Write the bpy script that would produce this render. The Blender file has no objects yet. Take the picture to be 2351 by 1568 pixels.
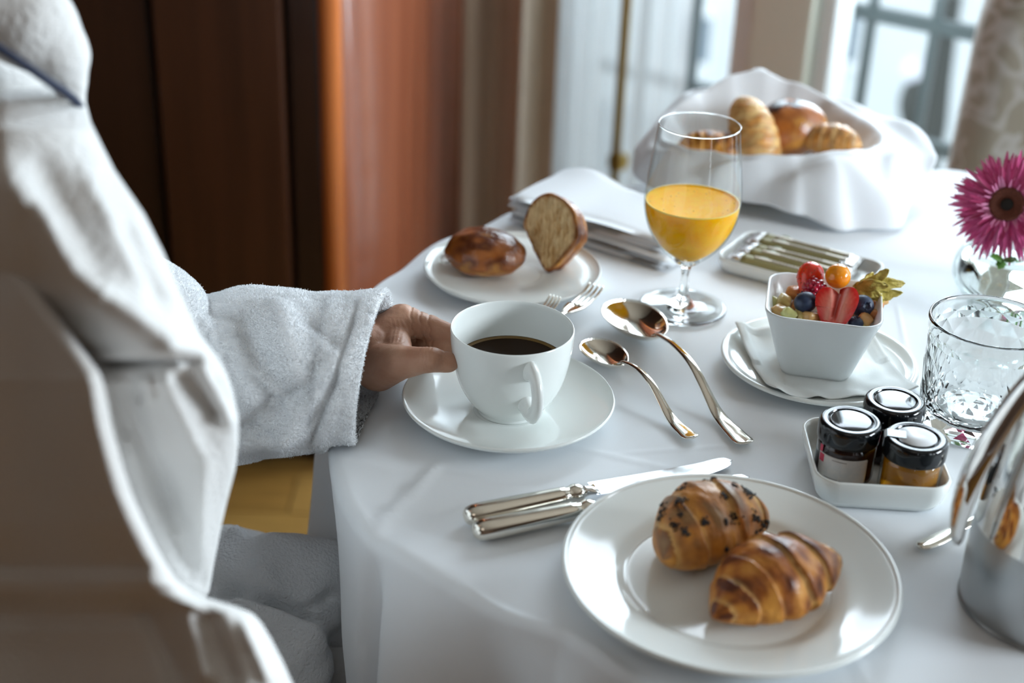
import bpy, bmesh, math, random
import numpy as np
from mathutils import Vector, Matrix, noise, Euler
random.seed(7); rng = np.random.default_rng(7)
R = math.radians; PI = math.pi
SC = bpy.context.scene; COL = SC.collection

# ---------------------------------------------------------------- camera, world, lights, exposure
FPX = 3265.0
pit, rol = R(27.0), R(2.2)
CAM = Vector((0, 0, 1.295))
FW = Vector((0, math.cos(pit), -math.sin(pit)))
_u = Vector((0, math.sin(pit), math.cos(pit))); _r = Vector((1, 0, 0))
RT = _r*math.cos(rol) + _u*math.sin(rol)
UP = _u*math.cos(rol) - _r*math.sin(rol)
cd = bpy.data.cameras.new('camera'); co = bpy.data.objects.new('camera', cd); COL.objects.link(co)
m3 = Matrix((RT, UP, -FW)).transposed()
co.matrix_world = Matrix.Translation(CAM) @ m3.to_4x4()
cd.sensor_width = 36; cd.lens = 36*FPX/2351; cd.clip_start = .02
cd.dof.use_dof = True; cd.dof.focus_distance = 1.07; cd.dof.aperture_fstop = 3.6
SC.camera = co
def ray(px, py): return FW*FPX + RT*(px-1175.5) - UP*(py-784)
def P(px, py, z=.75):
    d = ray(px, py); return CAM + d*((z-CAM.z)/d.z)
def Y(px, py, y):
    d = ray(px, py); return CAM + d*(y/d.y)
def px2m(q, n):            # n pixels at the distance of the point q
    return n*((Vector(q)-CAM).dot(FW))/FPX

W0 = Vector((.10, 2.75, 0)); WD = Vector((.788, -.616, 0)); WN = Vector((.616, .788, 0))   # window wall: origin, along, outward
def WW(s, z, k=0): return W0 + WD*s + WN*k + Vector((0, 0, z))
WROT = math.atan2(WD.y, WD.x)

w = bpy.data.worlds.new('world'); SC.world = w; w.use_nodes = True
bg = w.node_tree.nodes['Background']; bg.inputs[0].default_value = (.80, .90, 1.0, 1); bg.inputs[1].default_value = 1.9
def area(name, loc, direction, sx, sy, power, col):
    l = bpy.data.lights.new(name, 'AREA'); l.shape = 'RECTANGLE'; l.size = sx; l.size_y = sy; l.energy = power; l.color = col
    o = bpy.data.objects.new(name, l); COL.objects.link(o); o.location = loc
    o.rotation_euler = Vector(direction).to_track_quat('-Z', 'Z').to_euler(); return o
area('window_daylight', WW(.62, 1.45, .12), -WN+Vector((0, 0, -.25)), 1.15, 1.1, 41, (.76, .88, 1.0))
area('window_daylight', WW(1.95, 1.40, .12), -WN+Vector((0, 0, -.2)), 1.0, 1.3, 5, (.76, .88, 1.0))
area('right_side_fill', (2.57, .52, 1.55), (-1, .2, -.15), .55, 1.4, 80, (.82, .92, 1.0))  # unseen side light added to brighten the sleeve and front faces
area('overhead_fill', (-.3, -.9, 2.7), (0, 0.15, -1), .9, .9, 1.6, (1.0, .88, .76))  # warm fill added overhead, no lamp hangs there
SC.view_settings.view_transform = 'Standard'; SC.view_settings.look = 'None'
SC.view_settings.gamma = 1; SC.view_settings.use_curve_mapping = False
SC.view_settings.exposure = 0.38

# ---------------------------------------------------------------- helpers
MATS = {}
def mat(name, col=(.8, .8, .8), rough=.5, metal=0, trans=0, ior=1.45, coat=0, sss=0, ssscol=None, bump=None, col2=None, cscale=20, cdet=4,
        attr=None, sheen=0, spec=.5, rvar=0, stretch=None, thr=(.35, .65), emit=None, aniso=0):
    """bump = list of (scale, strength, distance)"""
    if name in MATS: return MATS[name]
    m = bpy.data.materials.new(name); m.use_nodes = True; nt = m.node_tree; N = nt.nodes; L = nt.links
    b = N['Principled BSDF']
    b.inputs['Base Color'].default_value = (*col, 1); b.inputs['Roughness'].default_value = rough
    b.inputs['Metallic'].default_value = metal; b.inputs['IOR'].default_value = ior
    b.inputs['Transmission Weight'].default_value = trans; b.inputs['Coat Weight'].default_value = coat
    b.inputs['Coat Roughness'].default_value = .06
    b.inputs['Specular IOR Level'].default_value = spec
    if sss:
        b.inputs['Subsurface Weight'].default_value = sss; b.inputs['Subsurface Radius'].default_value = ssscol or (.01, .005, .003)
        b.inputs['Subsurface Scale'].default_value = 1.0
    if sheen: b.inputs['Sheen Weight'].default_value = sheen; b.inputs['Sheen Roughness'].default_value = .5
    if aniso: b.inputs['Anisotropic'].default_value = aniso
    if emit: b.inputs['Emission Color'].default_value = (*emit[0], 1); b.inputs['Emission Strength'].default_value = emit[1]
    tc = N.new('ShaderNodeTexCoord'); src = tc.outputs['Object']
    if stretch:
        mp = N.new('ShaderNodeMapping'); mp.inputs['Scale'].default_value = stretch; L.new(src, mp.inputs[0]); src = mp.outputs[0]
    if col2:
        nz = N.new('ShaderNodeTexNoise'); nz.inputs['Scale'].default_value = cscale; nz.inputs['Detail'].default_value = cdet; L.new(src, nz.inputs[0])
        cr = N.new('ShaderNodeValToRGB'); cr.color_ramp.elements[0].position = thr[0]; cr.color_ramp.elements[1].position = thr[1]
        cr.color_ramp.elements[0].color = (*col, 1); cr.color_ramp.elements[1].color = (*col2, 1)
        L.new(nz.outputs[0], cr.inputs[0]); L.new(cr.outputs[0], b.inputs['Base Color'])
    if attr:
        at = N.new('ShaderNodeAttribute'); at.attribute_name = attr
        if col2:   # multiply with noise ramp
            mx = N.new('ShaderNodeMix'); mx.data_type = 'RGBA'; mx.blend_type = 'MULTIPLY'; mx.inputs[0].default_value = 1
            L.new(at.outputs['Color'], mx.inputs[6]); L.new(cr.outputs[0], mx.inputs[7]); L.new(mx.outputs[2], b.inputs['Base Color'])
        else: L.new(at.outputs['Color'], b.inputs['Base Color'])
    prev = None
    for (sc, st, di) in (bump or []):
        nz = N.new('ShaderNodeTexNoise'); nz.inputs['Scale'].default_value = sc; nz.inputs['Detail'].default_value = 3
        L.new(src, nz.inputs[0])
        bn = N.new('ShaderNodeBump'); bn.inputs['Strength'].default_value = st; bn.inputs['Distance'].default_value = di
        L.new(nz.outputs[0], bn.inputs['Height'])
        if prev: L.new(prev, bn.inputs['Normal'])
        prev = bn.outputs[0]
    if prev:
        L.new(prev, b.inputs['Normal'])
        if coat: L.new(prev, b.inputs['Coat Normal'])
    if rvar:
        nz = N.new('ShaderNodeTexNoise'); nz.inputs['Scale'].default_value = 60; nz.inputs['Detail'].default_value = 5; L.new(tc.outputs['Object'], nz.inputs[0])
        mr = N.new('ShaderNodeMapRange'); mr.inputs[1].default_value = .35; mr.inputs[2].default_value = .7
        mr.inputs[3].default_value = max(.02, rough-rvar); mr.inputs[4].default_value = rough+rvar; L.new(nz.outputs[0], mr.inputs[0]); L.new(mr.outputs[0], b.inputs['Roughness'])
    MATS[name] = m; return m

def obj(name, V, Fc, m, parent=None, smooth=True, colors=None, world=False, sharp=None):
    me = bpy.data.meshes.new(name); me.from_pydata([tuple(v) for v in V], [], [tuple(f) for f in Fc]); me.validate(); me.update()
    if smooth: me.polygons.foreach_set('use_smooth', [True]*len(me.polygons))
    if colors is not None:
        ca = me.color_attributes.new('Col', 'FLOAT_COLOR', 'POINT')
        c = np.ones((len(V), 4)); c[:, :3] = np.asarray(colors); ca.data.foreach_set('color', c.ravel())
    if sharp and smooth:
        try: me.set_sharp_from_angle(angle=R(sharp))
        except Exception: pass
    o = bpy.data.objects.new(name, me); COL.objects.link(o)
    if m: me.materials.append(m)
    if parent: o.parent = parent
    return o
def tag(o, label=None, cat=None, group=None, kind=None):
    if label: o['label'] = label
    if cat: o['category'] = cat
    if group: o['group'] = group
    if kind: o['kind'] = kind
    return o
def thing(name, label, cat, loc=(0, 0, 0), rz=0, group=None, rot=None):
    o = bpy.data.objects.new(name, None); COL.objects.link(o); o.empty_display_size = .02
    o.location = loc; o.rotation_euler = rot if rot else (0, 0, rz)
    return tag(o, label, cat, group)
def dup(root, loc, rot, label=None, group=None, scale=None):
    c = root.copy(); COL.objects.link(c); c.location = loc; c.rotation_euler = rot
    if scale: c.scale = scale
    if label: c['label'] = label
    if group: c['group'] = group
    for ch in list(root.children):
        d = ch.copy(); COL.objects.link(d); d.parent = c
        for g in ch.children:
            e = g.copy(); COL.objects.link(e); e.parent = d
    return c
def grid_faces(nr, nc, closed=True):
    f = []; cc = nc if closed else nc-1
    for i in range(nr-1):
        for j in range(cc):
            a = i*nc+j; b = i*nc+(j+1) % nc; f.append((a, b, b+nc, a+nc))
    return f
def lathe_vf(prof, seg=64, a0=0):
    """profile [(r,z)...]; r==0 ends become poles"""
    V = []; F = []; rings = []
    for (r, z) in prof:
        if r < 1e-7: rings.append([len(V)]); V.append((0, 0, z))
        else:
            rings.append(list(range(len(V), len(V)+seg)))
            for k in range(seg):
                a = a0+2*PI*k/seg; V.append((r*math.cos(a), r*math.sin(a), z))
    for A, B in zip(rings[:-1], rings[1:]):
        if len(A) == 1 and len(B) == 1: continue
        for k in range(seg):
            k2 = (k+1) % seg
            if len(A) == 1: F.append((A[0], B[k2], B[k]))
            elif len(B) == 1: F.append((A[k], A[k2], B[0]))
            else: F.append((A[k], A[k2], B[k2], B[k]))
    return V, F
def smoothprof(pts, n=6):
    """Catmull-Rom through profile points"""
    out = []; p = [pts[0]]+list(pts)+[pts[-1]]
    for i in range(1, len(p)-2):
        for k in range(n):
            t = k/n; a, b, c, d = [np.array(q, float) for q in p[i-1:i+3]]
            out.append(tuple(.5*((2*b)+(-a+c)*t+(2*a-5*b+4*c-d)*t*t+(-a+3*b-3*c+d)*t**3)))
    out.append(tuple(pts[-1])); return out
def crv(pts, n=8): return [Vector(q) for q in smoothprof([tuple(p) for p in pts], n)]
def lathe(name, prof, m, parent=None, seg=64, sharp=None, **k):
    V, F = lathe_vf(prof, seg); return obj(name, V, F, m, parent, sharp=sharp, **k)
def tube_vf(path, rad, seg=12, flat=None, upv=Vector((0, 0, 1)), cap=True):
    """rad: number, list, or list of (rx,ry) (rx sideways, ry along local up)"""
    path = [Vector(p) for p in path]; n = len(path); V = []; F = []
    for i, p in enumerate(path):
        t = (path[min(i+1, n-1)]-path[max(i-1, 0)]).normalized()
        s = t.cross(upv)
        if s.length < 1e-4: s = t.cross(Vector((0, 1, 0)))
        s.normalize(); q = s.cross(t).normalized()
        rr = rad if isinstance(rad, (int, float)) else rad[i]
        rx, ry = (rr, rr) if isinstance(rr, (int, float)) else rr
        for k in range(seg):
            a = 2*PI*k/seg; V.append(p+s*(rx*math.cos(a))+q*(ry*math.sin(a)))
    F = grid_faces(n, seg)
    if cap: F.append(tuple(range(seg-1, -1, -1))); F.append(tuple(range((n-1)*seg, n*seg)))
    return V, F
def tube(name, path, rad, m, parent=None, seg=12, upv=Vector((0, 0, 1)), **k):
    V, F = tube_vf(path, rad, seg, upv=upv); return obj(name, V, F, m, parent, **k)
def join(parts):
    V = []; F = []
    for v, f in parts:
        o = len(V); V += [tuple(q) for q in v]; F += [tuple(i+o for i in g) for g in f]
    return V, F
def box_vf(x0, x1, y0, y1, z0, z1):
    V = [(x, y, z) for z in (z0, z1) for y in (y0, y1) for x in (x0, x1)]
    return V, [(0, 2, 3, 1), (4, 5, 7, 6), (0, 1, 5, 4), (2, 6, 7, 3), (0, 4, 6, 2), (1, 3, 7, 5)]
def bevel(o, wd, seg=2):
    b = o.modifiers.new('bevel', 'BEVEL'); b.width = wd; b.segments = seg; b.limit_method = 'ANGLE'; b.angle_limit = R(40); return o
def box(name, x0, x1, y0, y1, z0, z1, m, parent=None, bev=0, **k):
    V, F = box_vf(x0, x1, y0, y1, z0, z1); o = obj(name, V, F, m, parent, smooth=False, **k)
    if bev: bevel(o, bev)
    return o
def subsurf(o, lv=2):
    s = o.modifiers.new('sub', 'SUBSURF'); s.levels = lv; s.render_levels = lv; return o
def ellipsoid_vf(c, rx, ry, rz, nu=20, nv=12, M=None):
    V = []; F = []
    for i in range(nv+1):
        th = PI*i/nv
        for j in range(nu):
            ph = 2*PI*j/nu; v = Vector((rx*math.sin(th)*math.cos(ph), ry*math.sin(th)*math.sin(ph), rz*math.cos(th)))
            if M: v = M @ v
            V.append(tuple(v+Vector(c)))
    return V, grid_faces(nv+1, nu)
def nz(p, s=1.0, o=0): return noise.noise(Vector(p)*s+Vector((o, o*1.7, -o)))
def rsq_ring(hx, hy, cr, z, n=8):
    """rounded-rectangle ring"""
    V = []
    for (sx, sy, a0) in ((1, 1, 0), (-1, 1, PI/2), (-1, -1, PI), (1, -1, 1.5*PI)):
        for k in range(n+1):
            a = a0+PI/2*k/n; V.append(((hx-cr)*sx+cr*math.cos(a), (hy-cr)*sy+cr*math.sin(a), z))
    return V
def rsq_vf(rings, n=8):
    """rings [(hx,hy,cr,z)...], capped at both ends"""
    V = []; nc = 4*(n+1)
    for (hx, hy, cr, z) in rings: V += rsq_ring(hx, hy, cr, z, n)
    F = grid_faces(len(rings), nc)
    F.append(tuple(range(nc-1, -1, -1))); F.append(tuple(range((len(rings)-1)*nc, len(rings)*nc)))
    return V, F

PORC = mat('white_porcelain', (.80, .835, .815), .10, spec=.5)
def thin_glass(name, tint=(.97, .99, .985), edge=(.62, .67, .67), k=1.0):
    m = bpy.data.materials.new(name); m.use_nodes = True; nt = m.node_tree; nt.nodes.clear(); N = nt.nodes; L = nt.links
    lw = N.new('ShaderNodeLayerWeight'); lw.inputs['Blend'].default_value = .28
    cr = N.new('ShaderNodeValToRGB'); cr.color_ramp.elements[0].color = (*tint, 1); cr.color_ramp.elements[1].color = (*edge, 1); cr.color_ramp.elements[0].position = .35; cr.color_ramp.elements[1].position = .95
    L.new(lw.outputs['Facing'], cr.inputs[0]); tr = N.new('ShaderNodeBsdfTransparent'); L.new(cr.outputs[0], tr.inputs[0])
    gl = N.new('ShaderNodeBsdfGlossy'); gl.inputs['Roughness'].default_value = .01
    pw = N.new('ShaderNodeMath'); pw.operation = 'POWER'; pw.inputs[1].default_value = 4; l2 = N.new('ShaderNodeLayerWeight'); l2.inputs['Blend'].default_value = .5; L.new(l2.outputs['Facing'], pw.inputs[0])
    ml = N.new('ShaderNodeMath'); ml.operation = 'MULTIPLY_ADD'; ml.inputs[1].default_value = .6*k; ml.inputs[2].default_value = .055; L.new(pw.outputs[0], ml.inputs[0])
    mx = N.new('ShaderNodeMixShader'); L.new(ml.outputs[0], mx.inputs[0]); L.new(tr.outputs[0], mx.inputs[1]); L.new(gl.outputs[0], mx.inputs[2])
    ou = N.new('ShaderNodeOutputMaterial'); L.new(mx.outputs[0], ou.inputs[0]); return m
THIN = thin_glass('thin_glass')
PORC2 = mat('matt_porcelain', (.78, .81, .80), .22, coat=.2)
SILVER = mat('polished_silver', (.80, .77, .70), .10, metal=1, rvar=.04)
STEEL = mat('mirror_steel', (.75, .74, .72), .05, metal=1)
BRUSHED = mat('brushed_steel', (.42, .43, .43), .30, metal=1, bump=[(600, .05, .0005)])
GLASS = mat('clear_glass', (.97, .99, .98), .0, trans=1, ior=1.47)
WHITEP = mat('white_paint', (.80, .83, .84), .35)
# ---------------------------------------------------------------- the room
def struct(o, k='structure'): o['kind'] = k; return o
oak = [mat('oak_parquet_%s' % n, c, .28, coat=.3, col2=tuple(x*.72 for x in c), cscale=9, stretch=(1, 14, 1)) for n, c in
       (('honey', (.42, .22, .055)), ('amber', (.36, .18, .042)), ('pale', (.47, .26, .07)))]
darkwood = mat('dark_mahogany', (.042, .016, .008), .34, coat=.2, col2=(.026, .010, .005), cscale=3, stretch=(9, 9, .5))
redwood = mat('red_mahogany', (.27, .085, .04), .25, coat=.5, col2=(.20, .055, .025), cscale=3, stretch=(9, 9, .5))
walltan = mat('warm_wall_paint', (.15, .09, .06), .7)
ceilm = mat('ceiling_paint', (.42, .37, .31), .8)
WXE = WW(3.2, 0)   # right end of window wall
fl = struct(box('floor', -2.4, 3.4, -2.2, 3.4, -.06, -.008, oak[1]))
k = 0
for row in range(11):
    x0 = -1.9+(row % 2)*.31
    for c in range(4):
        xa = x0+c*.62; ya = 1.1+row*.115
        b = box('floor_plank', xa+.0015, xa+.6185, ya+.0012, ya+.1138, -.008, 0, oak[k % 3], fl); k += 1+(row % 2)
struct(box('wall_rear', -2.4, 3.4, -2.3, -2.2, 0, 2.8, walltan))
struct(box('wall_left', -2.5, -2.4, -2.2, 3.4, 0, 2.8, walltan))
struct(box('wall_back', -2.4, WW(-.09, 0).x, 2.93, 3.03, 0, 2.8, walltan))
struct(box('ceiling', -2.5, 3.6, -2.3, 3.6, 2.8, 2.9, ceilm))
struct(box('wall_right', WXE.x, WXE.x+.1, -2.2, WXE.y, 0, 2.8, walltan))
def wbox(name, s0, s1, z0, z1, k0, k1, m, parent=None, bev=0):   # box in window-wall coordinates
    V, F = box_vf(s0, s1, k0, k1, z0, z1); V = [WW(a, c, b_) for (a, b_, c) in V]
    o = obj(name, V, F, m, parent, smooth=False)
    if bev: bevel(o, bev)
    return o
# the window wall: piers, post, head
greige = mat('greige_paint', (.78, .80, .72), .5)
struct(wbox('wall_window', -.20, -.09, 0, 2.8, 0, .22, WHITEP))
struct(wbox('trim_1', .40, .515, 0, 2.8, -.03, .06, greige, bev=.006))
struct(wbox('trim_2', 1.18, 1.5, 0, 2.8, 0, .22, greige))
struct(wbox('trim_3', 2.75, 3.2, 0, 2.8, 0, .22, greige))
struct(wbox('trim_4', .015, 2.75, 2.62, 2.8, 0, .22, WHITEP))
pane_m = bpy.data.materials.new('window_pane'); pane_m.use_nodes = True
nt = pane_m.node_tree; nt.nodes.clear()
tr = nt.nodes.new('ShaderNodeBsdfTransparent'); gl = nt.nodes.new('ShaderNodeBsdfGlossy'); gl.inputs['Roughness'].default_value = .02
tr.inputs[0].default_value = (.97, .985, .98, 1)
mx = nt.nodes.new('ShaderNodeMixShader'); mx.inputs[0].default_value = .05; ou = nt.nodes.new('ShaderNodeOutputMaterial')
nt.links.new(tr.outputs[0], mx.inputs[1]); nt.links.new(gl.outputs[0], mx.inputs[2]); nt.links.new(mx.outputs[0], ou.inputs[0])
brass = mat('aged_brass', (.50, .34, .09), .28, metal=1)
def window(n, s0, s1, z0, fr=.055, k=.07):
    o = struct(wbox('window_%d' % n, s0, s0+fr, z0, 2.62, k-.035, k+.035, WHITEP, bev=.008))
    wbox('window_stile', s1-fr, s1, z0, 2.62, k-.035, k+.035, WHITEP, o, .008)
    wbox('window_rail', s0+fr, s1-fr, z0, z0+.09, k-.03, k+.03, WHITEP, o, .006)
    wbox('window_rail', s0+fr, s1-fr, 2.53, 2.62, k-.03, k+.03, WHITEP, o, .006)
    wbox('window_pane', s0+fr, s1-fr, z0+.09, 2.53, k-.003, k+.003, pane_m, o)
    return o
# French window, first leaf with its brass bolt rod
struct(wbox('trim_5', -.09, .40, 0, .06, 0, .2, WHITEP))
w1 = window(1, -.09, .40, .06, fr=.035, k=.10)
wbox('window_stile', .345, .40, .06, 2.6, .0, .05, WHITEP, w1, .008)
V, F = tube_vf([WW(.112, .10, .005), WW(.112, 2.5, .005)], .010, 12)
obj('bolt_rod', V, F, brass, w1)
for z in (.32, 1.2, 2.2): wbox('bolt_guide', .096, .128, z, z+.03, 0, .03, brass, w1, .003)
w2 = window(2, .515, 1.18, .06, fr=.035, k=.025)
w3 = window(3, 1.5, 2.75, .06, fr=.06, k=.10)
for o_, s in ((w3, 2.12),): wbox('window_stile', s-.03, s+.03, .15, 2.53, .07, .13, WHITEP, o_, .006)

# unseen frame added on the right wall behind the side fill light
w4 = struct(box('window_4', WXE.x-.03, WXE.x-.002, -.42, -.36, .75, 2.3, WHITEP))
for y_ in (.30, .98-.02): box('window_stile', WXE.x-.03, WXE.x-.002, y_-.03, y_+.03, .75, 2.3, WHITEP, w4)
for z_ in (.78, 2.27): box('window_rail', WXE.x-.03, WXE.x-.002, -.42, .99, z_-.03, z_+.03, WHITEP, w4)
# sheer curtain added over the window frame to brighten it, lit through by daylight
sheer = bpy.data.materials.new('sheer_voile'); sheer.use_nodes = True; nt = sheer.node_tree; nt.nodes.clear()
d_ = nt.nodes.new('ShaderNodeBsdfDiffuse'); d_.inputs[0].default_value = (.86, .88, .89, 1); t_ = nt.nodes.new('ShaderNodeBsdfTranslucent'); t_.inputs[0].default_value = (.93, .95, .96, 1)
tp = nt.nodes.new('ShaderNodeBsdfTransparent'); m1 = nt.nodes.new('ShaderNodeMixShader'); m1.inputs[0].default_value = .7; m2 = nt.nodes.new('ShaderNodeMixShader'); m2.inputs[0].default_value = .18; ou = nt.nodes.new('ShaderNodeOutputMaterial')
nt.links.new(d_.outputs[0], m1.inputs[1]); nt.links.new(t_.outputs[0], m1.inputs[2]); nt.links.new(m1.outputs[0], m2.inputs[1]); nt.links.new(tp.outputs[0], m2.inputs[2]); nt.links.new(m2.outputs[0], ou.inputs[0])
V = []; nx, nzc = 140, 10
for j in range(nzc):
    z = .07+j*(2.5/(nzc-1))
    for i in range(nx):
        s = -.085+(.232+.085)*i/(nx-1); ph = i/(nx-1)*2*PI*7; V.append(WW(s+.003*math.cos(ph), z, .045+.009*math.sin(ph)+.004*math.sin(ph*.37)))
sh = obj('added_sheer', V, grid_faces(nzc, nx, False), sheer); tag(sh, 'added white sheer curtain brightening the window frame behind the brass rod', 'curtain')

# the wardrobe: dark fronts in the shade, rounded corner post, glossy side
wr = thing('wardrobe', 'tall dark mahogany wardrobe with a glossy reddish side behind the robed person', 'wardrobe', (0, 0, 0))
xc = -.272
def qx(px): return Y(px, 500, 2.05).x
xs = [qx(-60), qx(385), qx(672)]
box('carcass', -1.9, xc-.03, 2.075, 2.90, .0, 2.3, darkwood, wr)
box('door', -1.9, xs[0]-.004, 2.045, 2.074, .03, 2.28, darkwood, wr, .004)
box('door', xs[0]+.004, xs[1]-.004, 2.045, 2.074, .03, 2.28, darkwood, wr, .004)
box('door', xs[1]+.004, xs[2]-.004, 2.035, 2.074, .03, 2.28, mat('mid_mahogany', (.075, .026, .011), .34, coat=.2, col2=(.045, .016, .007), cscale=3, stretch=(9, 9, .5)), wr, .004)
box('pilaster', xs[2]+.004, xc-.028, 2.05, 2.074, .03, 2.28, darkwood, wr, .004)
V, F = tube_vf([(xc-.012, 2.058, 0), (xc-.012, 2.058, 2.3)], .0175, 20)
obj('corner_post', V, F, mat('edge_lit_mahogany', (.80, .25, .075), .25, coat=.4, col2=(.62, .18, .05), cscale=3, stretch=(9, 9, .5)), wr)  # light caught by the rounded edge is put into the wood colour
# side face runs back towards the curtain, slightly bowed
n_ = 14; a = Vector((xc+.002, 2.07, 0)); b = Vector((-.105, 2.86, 0)); V = []
for zz in (0, 2.3):
    for i in range(n_+1):
        t = i/n_; q = a.lerp(b, t); q = q+Vector((.012*math.sin(PI*t), 0, 0)); V.append((q.x, q.y, zz))
for zz in (0, 2.3):
    for i in range(n_+1):
        t = i/n_; q = a.lerp(b, t); V.append((q.x-.03, q.y, zz))
m_ = n_+1; F = []
for i in range(n_): F += [(i, i+1, m_+i+1, m_+i), (2*m_+i+1, 2*m_+i, 3*m_+i, 3*m_+i+1), (m_+i, m_+i+1, 3*m_+i+1, 3*m_+i)]
F += [(0, m_, 3*m_, 2*m_), (n_, 2*m_+n_, 3*m_+n_, m_+n_)]
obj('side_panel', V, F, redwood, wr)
box('cornice', -1.92, xc+.02, 2.02, 2.90, 2.3, 2.38, darkwood, wr, .01)

# curtain: taupe pleats
curt = mat('taupe_curtain', (.40, .32, .24), .75, sheen=.3, bump=[(900, .2, .0004)])
A = Y(1047, 300, 2.62); B = Y(1264, 300, 2.56); V = []; nx, nzc = 160, 14
for j in range(nzc):
    z = .015+j*(2.66/(nzc-1))
    for i in range(nx):
        t = i/(nx-1); q = A.lerp(B, t); ph = t*1.7*2*PI+.4
        d = .030*math.sin(ph)+.012*math.sin(ph*2.3+1)+.004*math.sin(z*2+ph)
        q2 = q+Vector((-.2, -.98, 0))*d+Vector((1, 0, 0))*(.016*math.cos(ph)); V.append((q2.x, q2.y, z))
cu = obj('curtain', V, grid_faces(nzc, nx, False), curt); tag(cu, 'taupe pleated curtain hanging left of the window', 'curtain')
sm = cu.modifiers.new('s', 'SOLIDIFY'); sm.thickness = .003

# balcony railing outside, street beyond
railm = mat('bloom_grey_iron', (.14, .17, .18), .45)  # iron colour lightened to carry the bloom of the bright outdoors
rl = thing('balcony_railing', 'grey iron balcony railing outside the window', 'railing', WW(0, 0, .35), WROT)
for z in (.105, .405, .636, .95): box('rail', -.35, 1.5, -.012, .012, z-.013, z+.013, railm, rl)
for i in range(13):
    s = -.07+i*.1305
    box('post', s-.008, s+.008, -.009, .009, .0, .95, railm, rl)
balc = struct(wbox('balcony_floor', -.6, 2.0, -.12, -.02, .2, .5, mat('pale_stone', (.62, .62, .58), .8)))
fac = mat('pale_render', (.74, .77, .77), .85, col2=(.66, .70, .71), cscale=.6)
dkpane = mat('dark_pane', (.16, .21, .25), .12)
bd = thing('town_house', 'pale town house across the street', 'building', WW(0, 0, 9), WROT)
box('facade', -11, 6, 0, .5, -5, 9, fac, bd)
def fwin(s, z, wd, h, name='window'):
    o = box(name, s-wd/2-.07, s+wd/2+.07, -.06, -.002, z-h/2-.07, z+h/2+.07, WHITEP, bd)
    box('pane', s-wd/2, s+wd/2, -.075, -.055, z-h/2, z+h/2, dkpane, o)
    box('glazing_bar', s-.03, s+.03, -.09, -.07, z-h/2, z+h/2, WHITEP, o)
for s, z, wd, h in ((-5.1, -2.10, .28, .42), (-5.13, -2.75, .30, .36), (-4.45, -1.2, .5, .8), (-3.7, -1.75, .36, .50), (-2.0, -1.3, .5, .9), (-3.0, -.9, .5, .6), (-6.6, -1.6, .6, 1.1), (-.6, -1.4, .6, 1.1)):
    fwin(s, z, wd, h)
box('plinth', -11, 6, -.18, 0, -5, -2.95, mat('grey_stone', (.30, .34, .36), .8), bd)
box('door', -4.98, -4.5, -.05, .02, -2.95, -2.55, mat('blue_grey_paint', (.16, .2, .24), .5), bd)
struct(wbox('street', -12, 8, -5.05, -5, .6, 9, mat('pale_paving', (.50, .52, .52), .8)))
# street lamp with white globe
sl = thing('street_lamp', 'dark street lamp with white globes beyond the railing', 'street lamp', WW(-2.0, -5, 6))
lampd = mat('dark_iron', (.05, .055, .05), .6)
def lz(px, py): 
    d = ray(px, py); t = ((WW(0, 0, 6)-CAM).dot(WN))/d.dot(WN); return CAM+d*t
q = lz(2105, 162); q2 = lz(2118, 205); base = lz(2135, 280); top = lz(2135, 70)
sl.location = (base.x, base.y, -5)
def loc(v): return v-sl.location
V, F = tube_vf([loc(Vector((base.x, base.y, z))) for z in (-5, -2.5, base.z, (base.z+top.z)/2, top.z, top.z+.8)], [.10, .09, .11, .085, .07, .05], 12); obj('lamp_post', V, F, lampd, sl)
V, F = ellipsoid_vf(loc(q), .10, .10, .10); obj('lamp_globe', V, F, mat('opal_glass', (.78, .8, .86), .2), sl)
V, F = ellipsoid_vf(loc(q2), .075, .075, .085); obj('lamp_globe', V, F, MATS['opal_glass'], sl)
V, F = ellipsoid_vf(loc(lz(2120, 235)), .15, .12, .20); obj('lamp_bracket', V, F, lampd, sl)

# armchair
dam = mat('damask', (.33, .285, .21), .6, sheen=.2)
nt = dam.node_tree; b_ = nt.nodes['Principled BSDF']; tc = nt.nodes.new('ShaderNodeTexCoord')
wv = nt.nodes.new('ShaderNodeTexNoise'); wv.inputs['Scale'].default_value = 13; wv.inputs['Detail'].default_value = 1; wv.inputs['Distortion'].default_value = 1.6
cr = nt.nodes.new('ShaderNodeValToRGB'); el = cr.color_ramp.elements; el[0].position = .44; el[0].color = (.36, .315, .24, 1); el[1].position = .62; el[1].color = (.36, .315, .24, 1)
for p_, c_ in ((.485, (.53, .50, .45, 1)), (.535, (.53, .50, .45, 1))): e_ = el.new(p_); e_.color = c_
nt.links.new(tc.outputs['Object'], wv.inputs[0]); nt.links.new(wv.outputs[0], cr.inputs[0]); nt.links.new(cr.outputs[0], b_.inputs['Base Color'])
ac = thing('armchair', 'beige damask armchair with a rounded back beyond the table', 'armchair', (.925, 1.86, 0), R(-6))
def cushion(name, hx, hy, hz, c, rr, parent, m, tilt=0):
    o = obj(name, *rsq_vf([(hx*.86, hy*.86, rr*.6, -hz), (hx*.97, hy*.97, rr, -hz*.86), (hx, hy, rr, -hz*.5), (hx, hy, rr, hz*.5), (hx*.97, hy*.97, rr, hz*.86), (hx*.86, hy*.86, rr*.6, hz)]), m, parent)
    o.location = c; o.rotation_euler = (tilt, 0, 0); return o
o = obj('back_rest', *rsq_vf([(.27, .31, .20, -.065), (.295, .335, .225, -.05), (.31, .35, .24, -.02), (.31, .35, .24, .02), (.295, .335, .225, .05), (.27, .31, .20, .065)]), dam, ac)
o.rotation_euler = (R(97), 0, 0); o.location = (0, .06, .70)
cushion('seat', .28, .26, .09, (0, .02, .38), .07, ac, dam)
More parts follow.
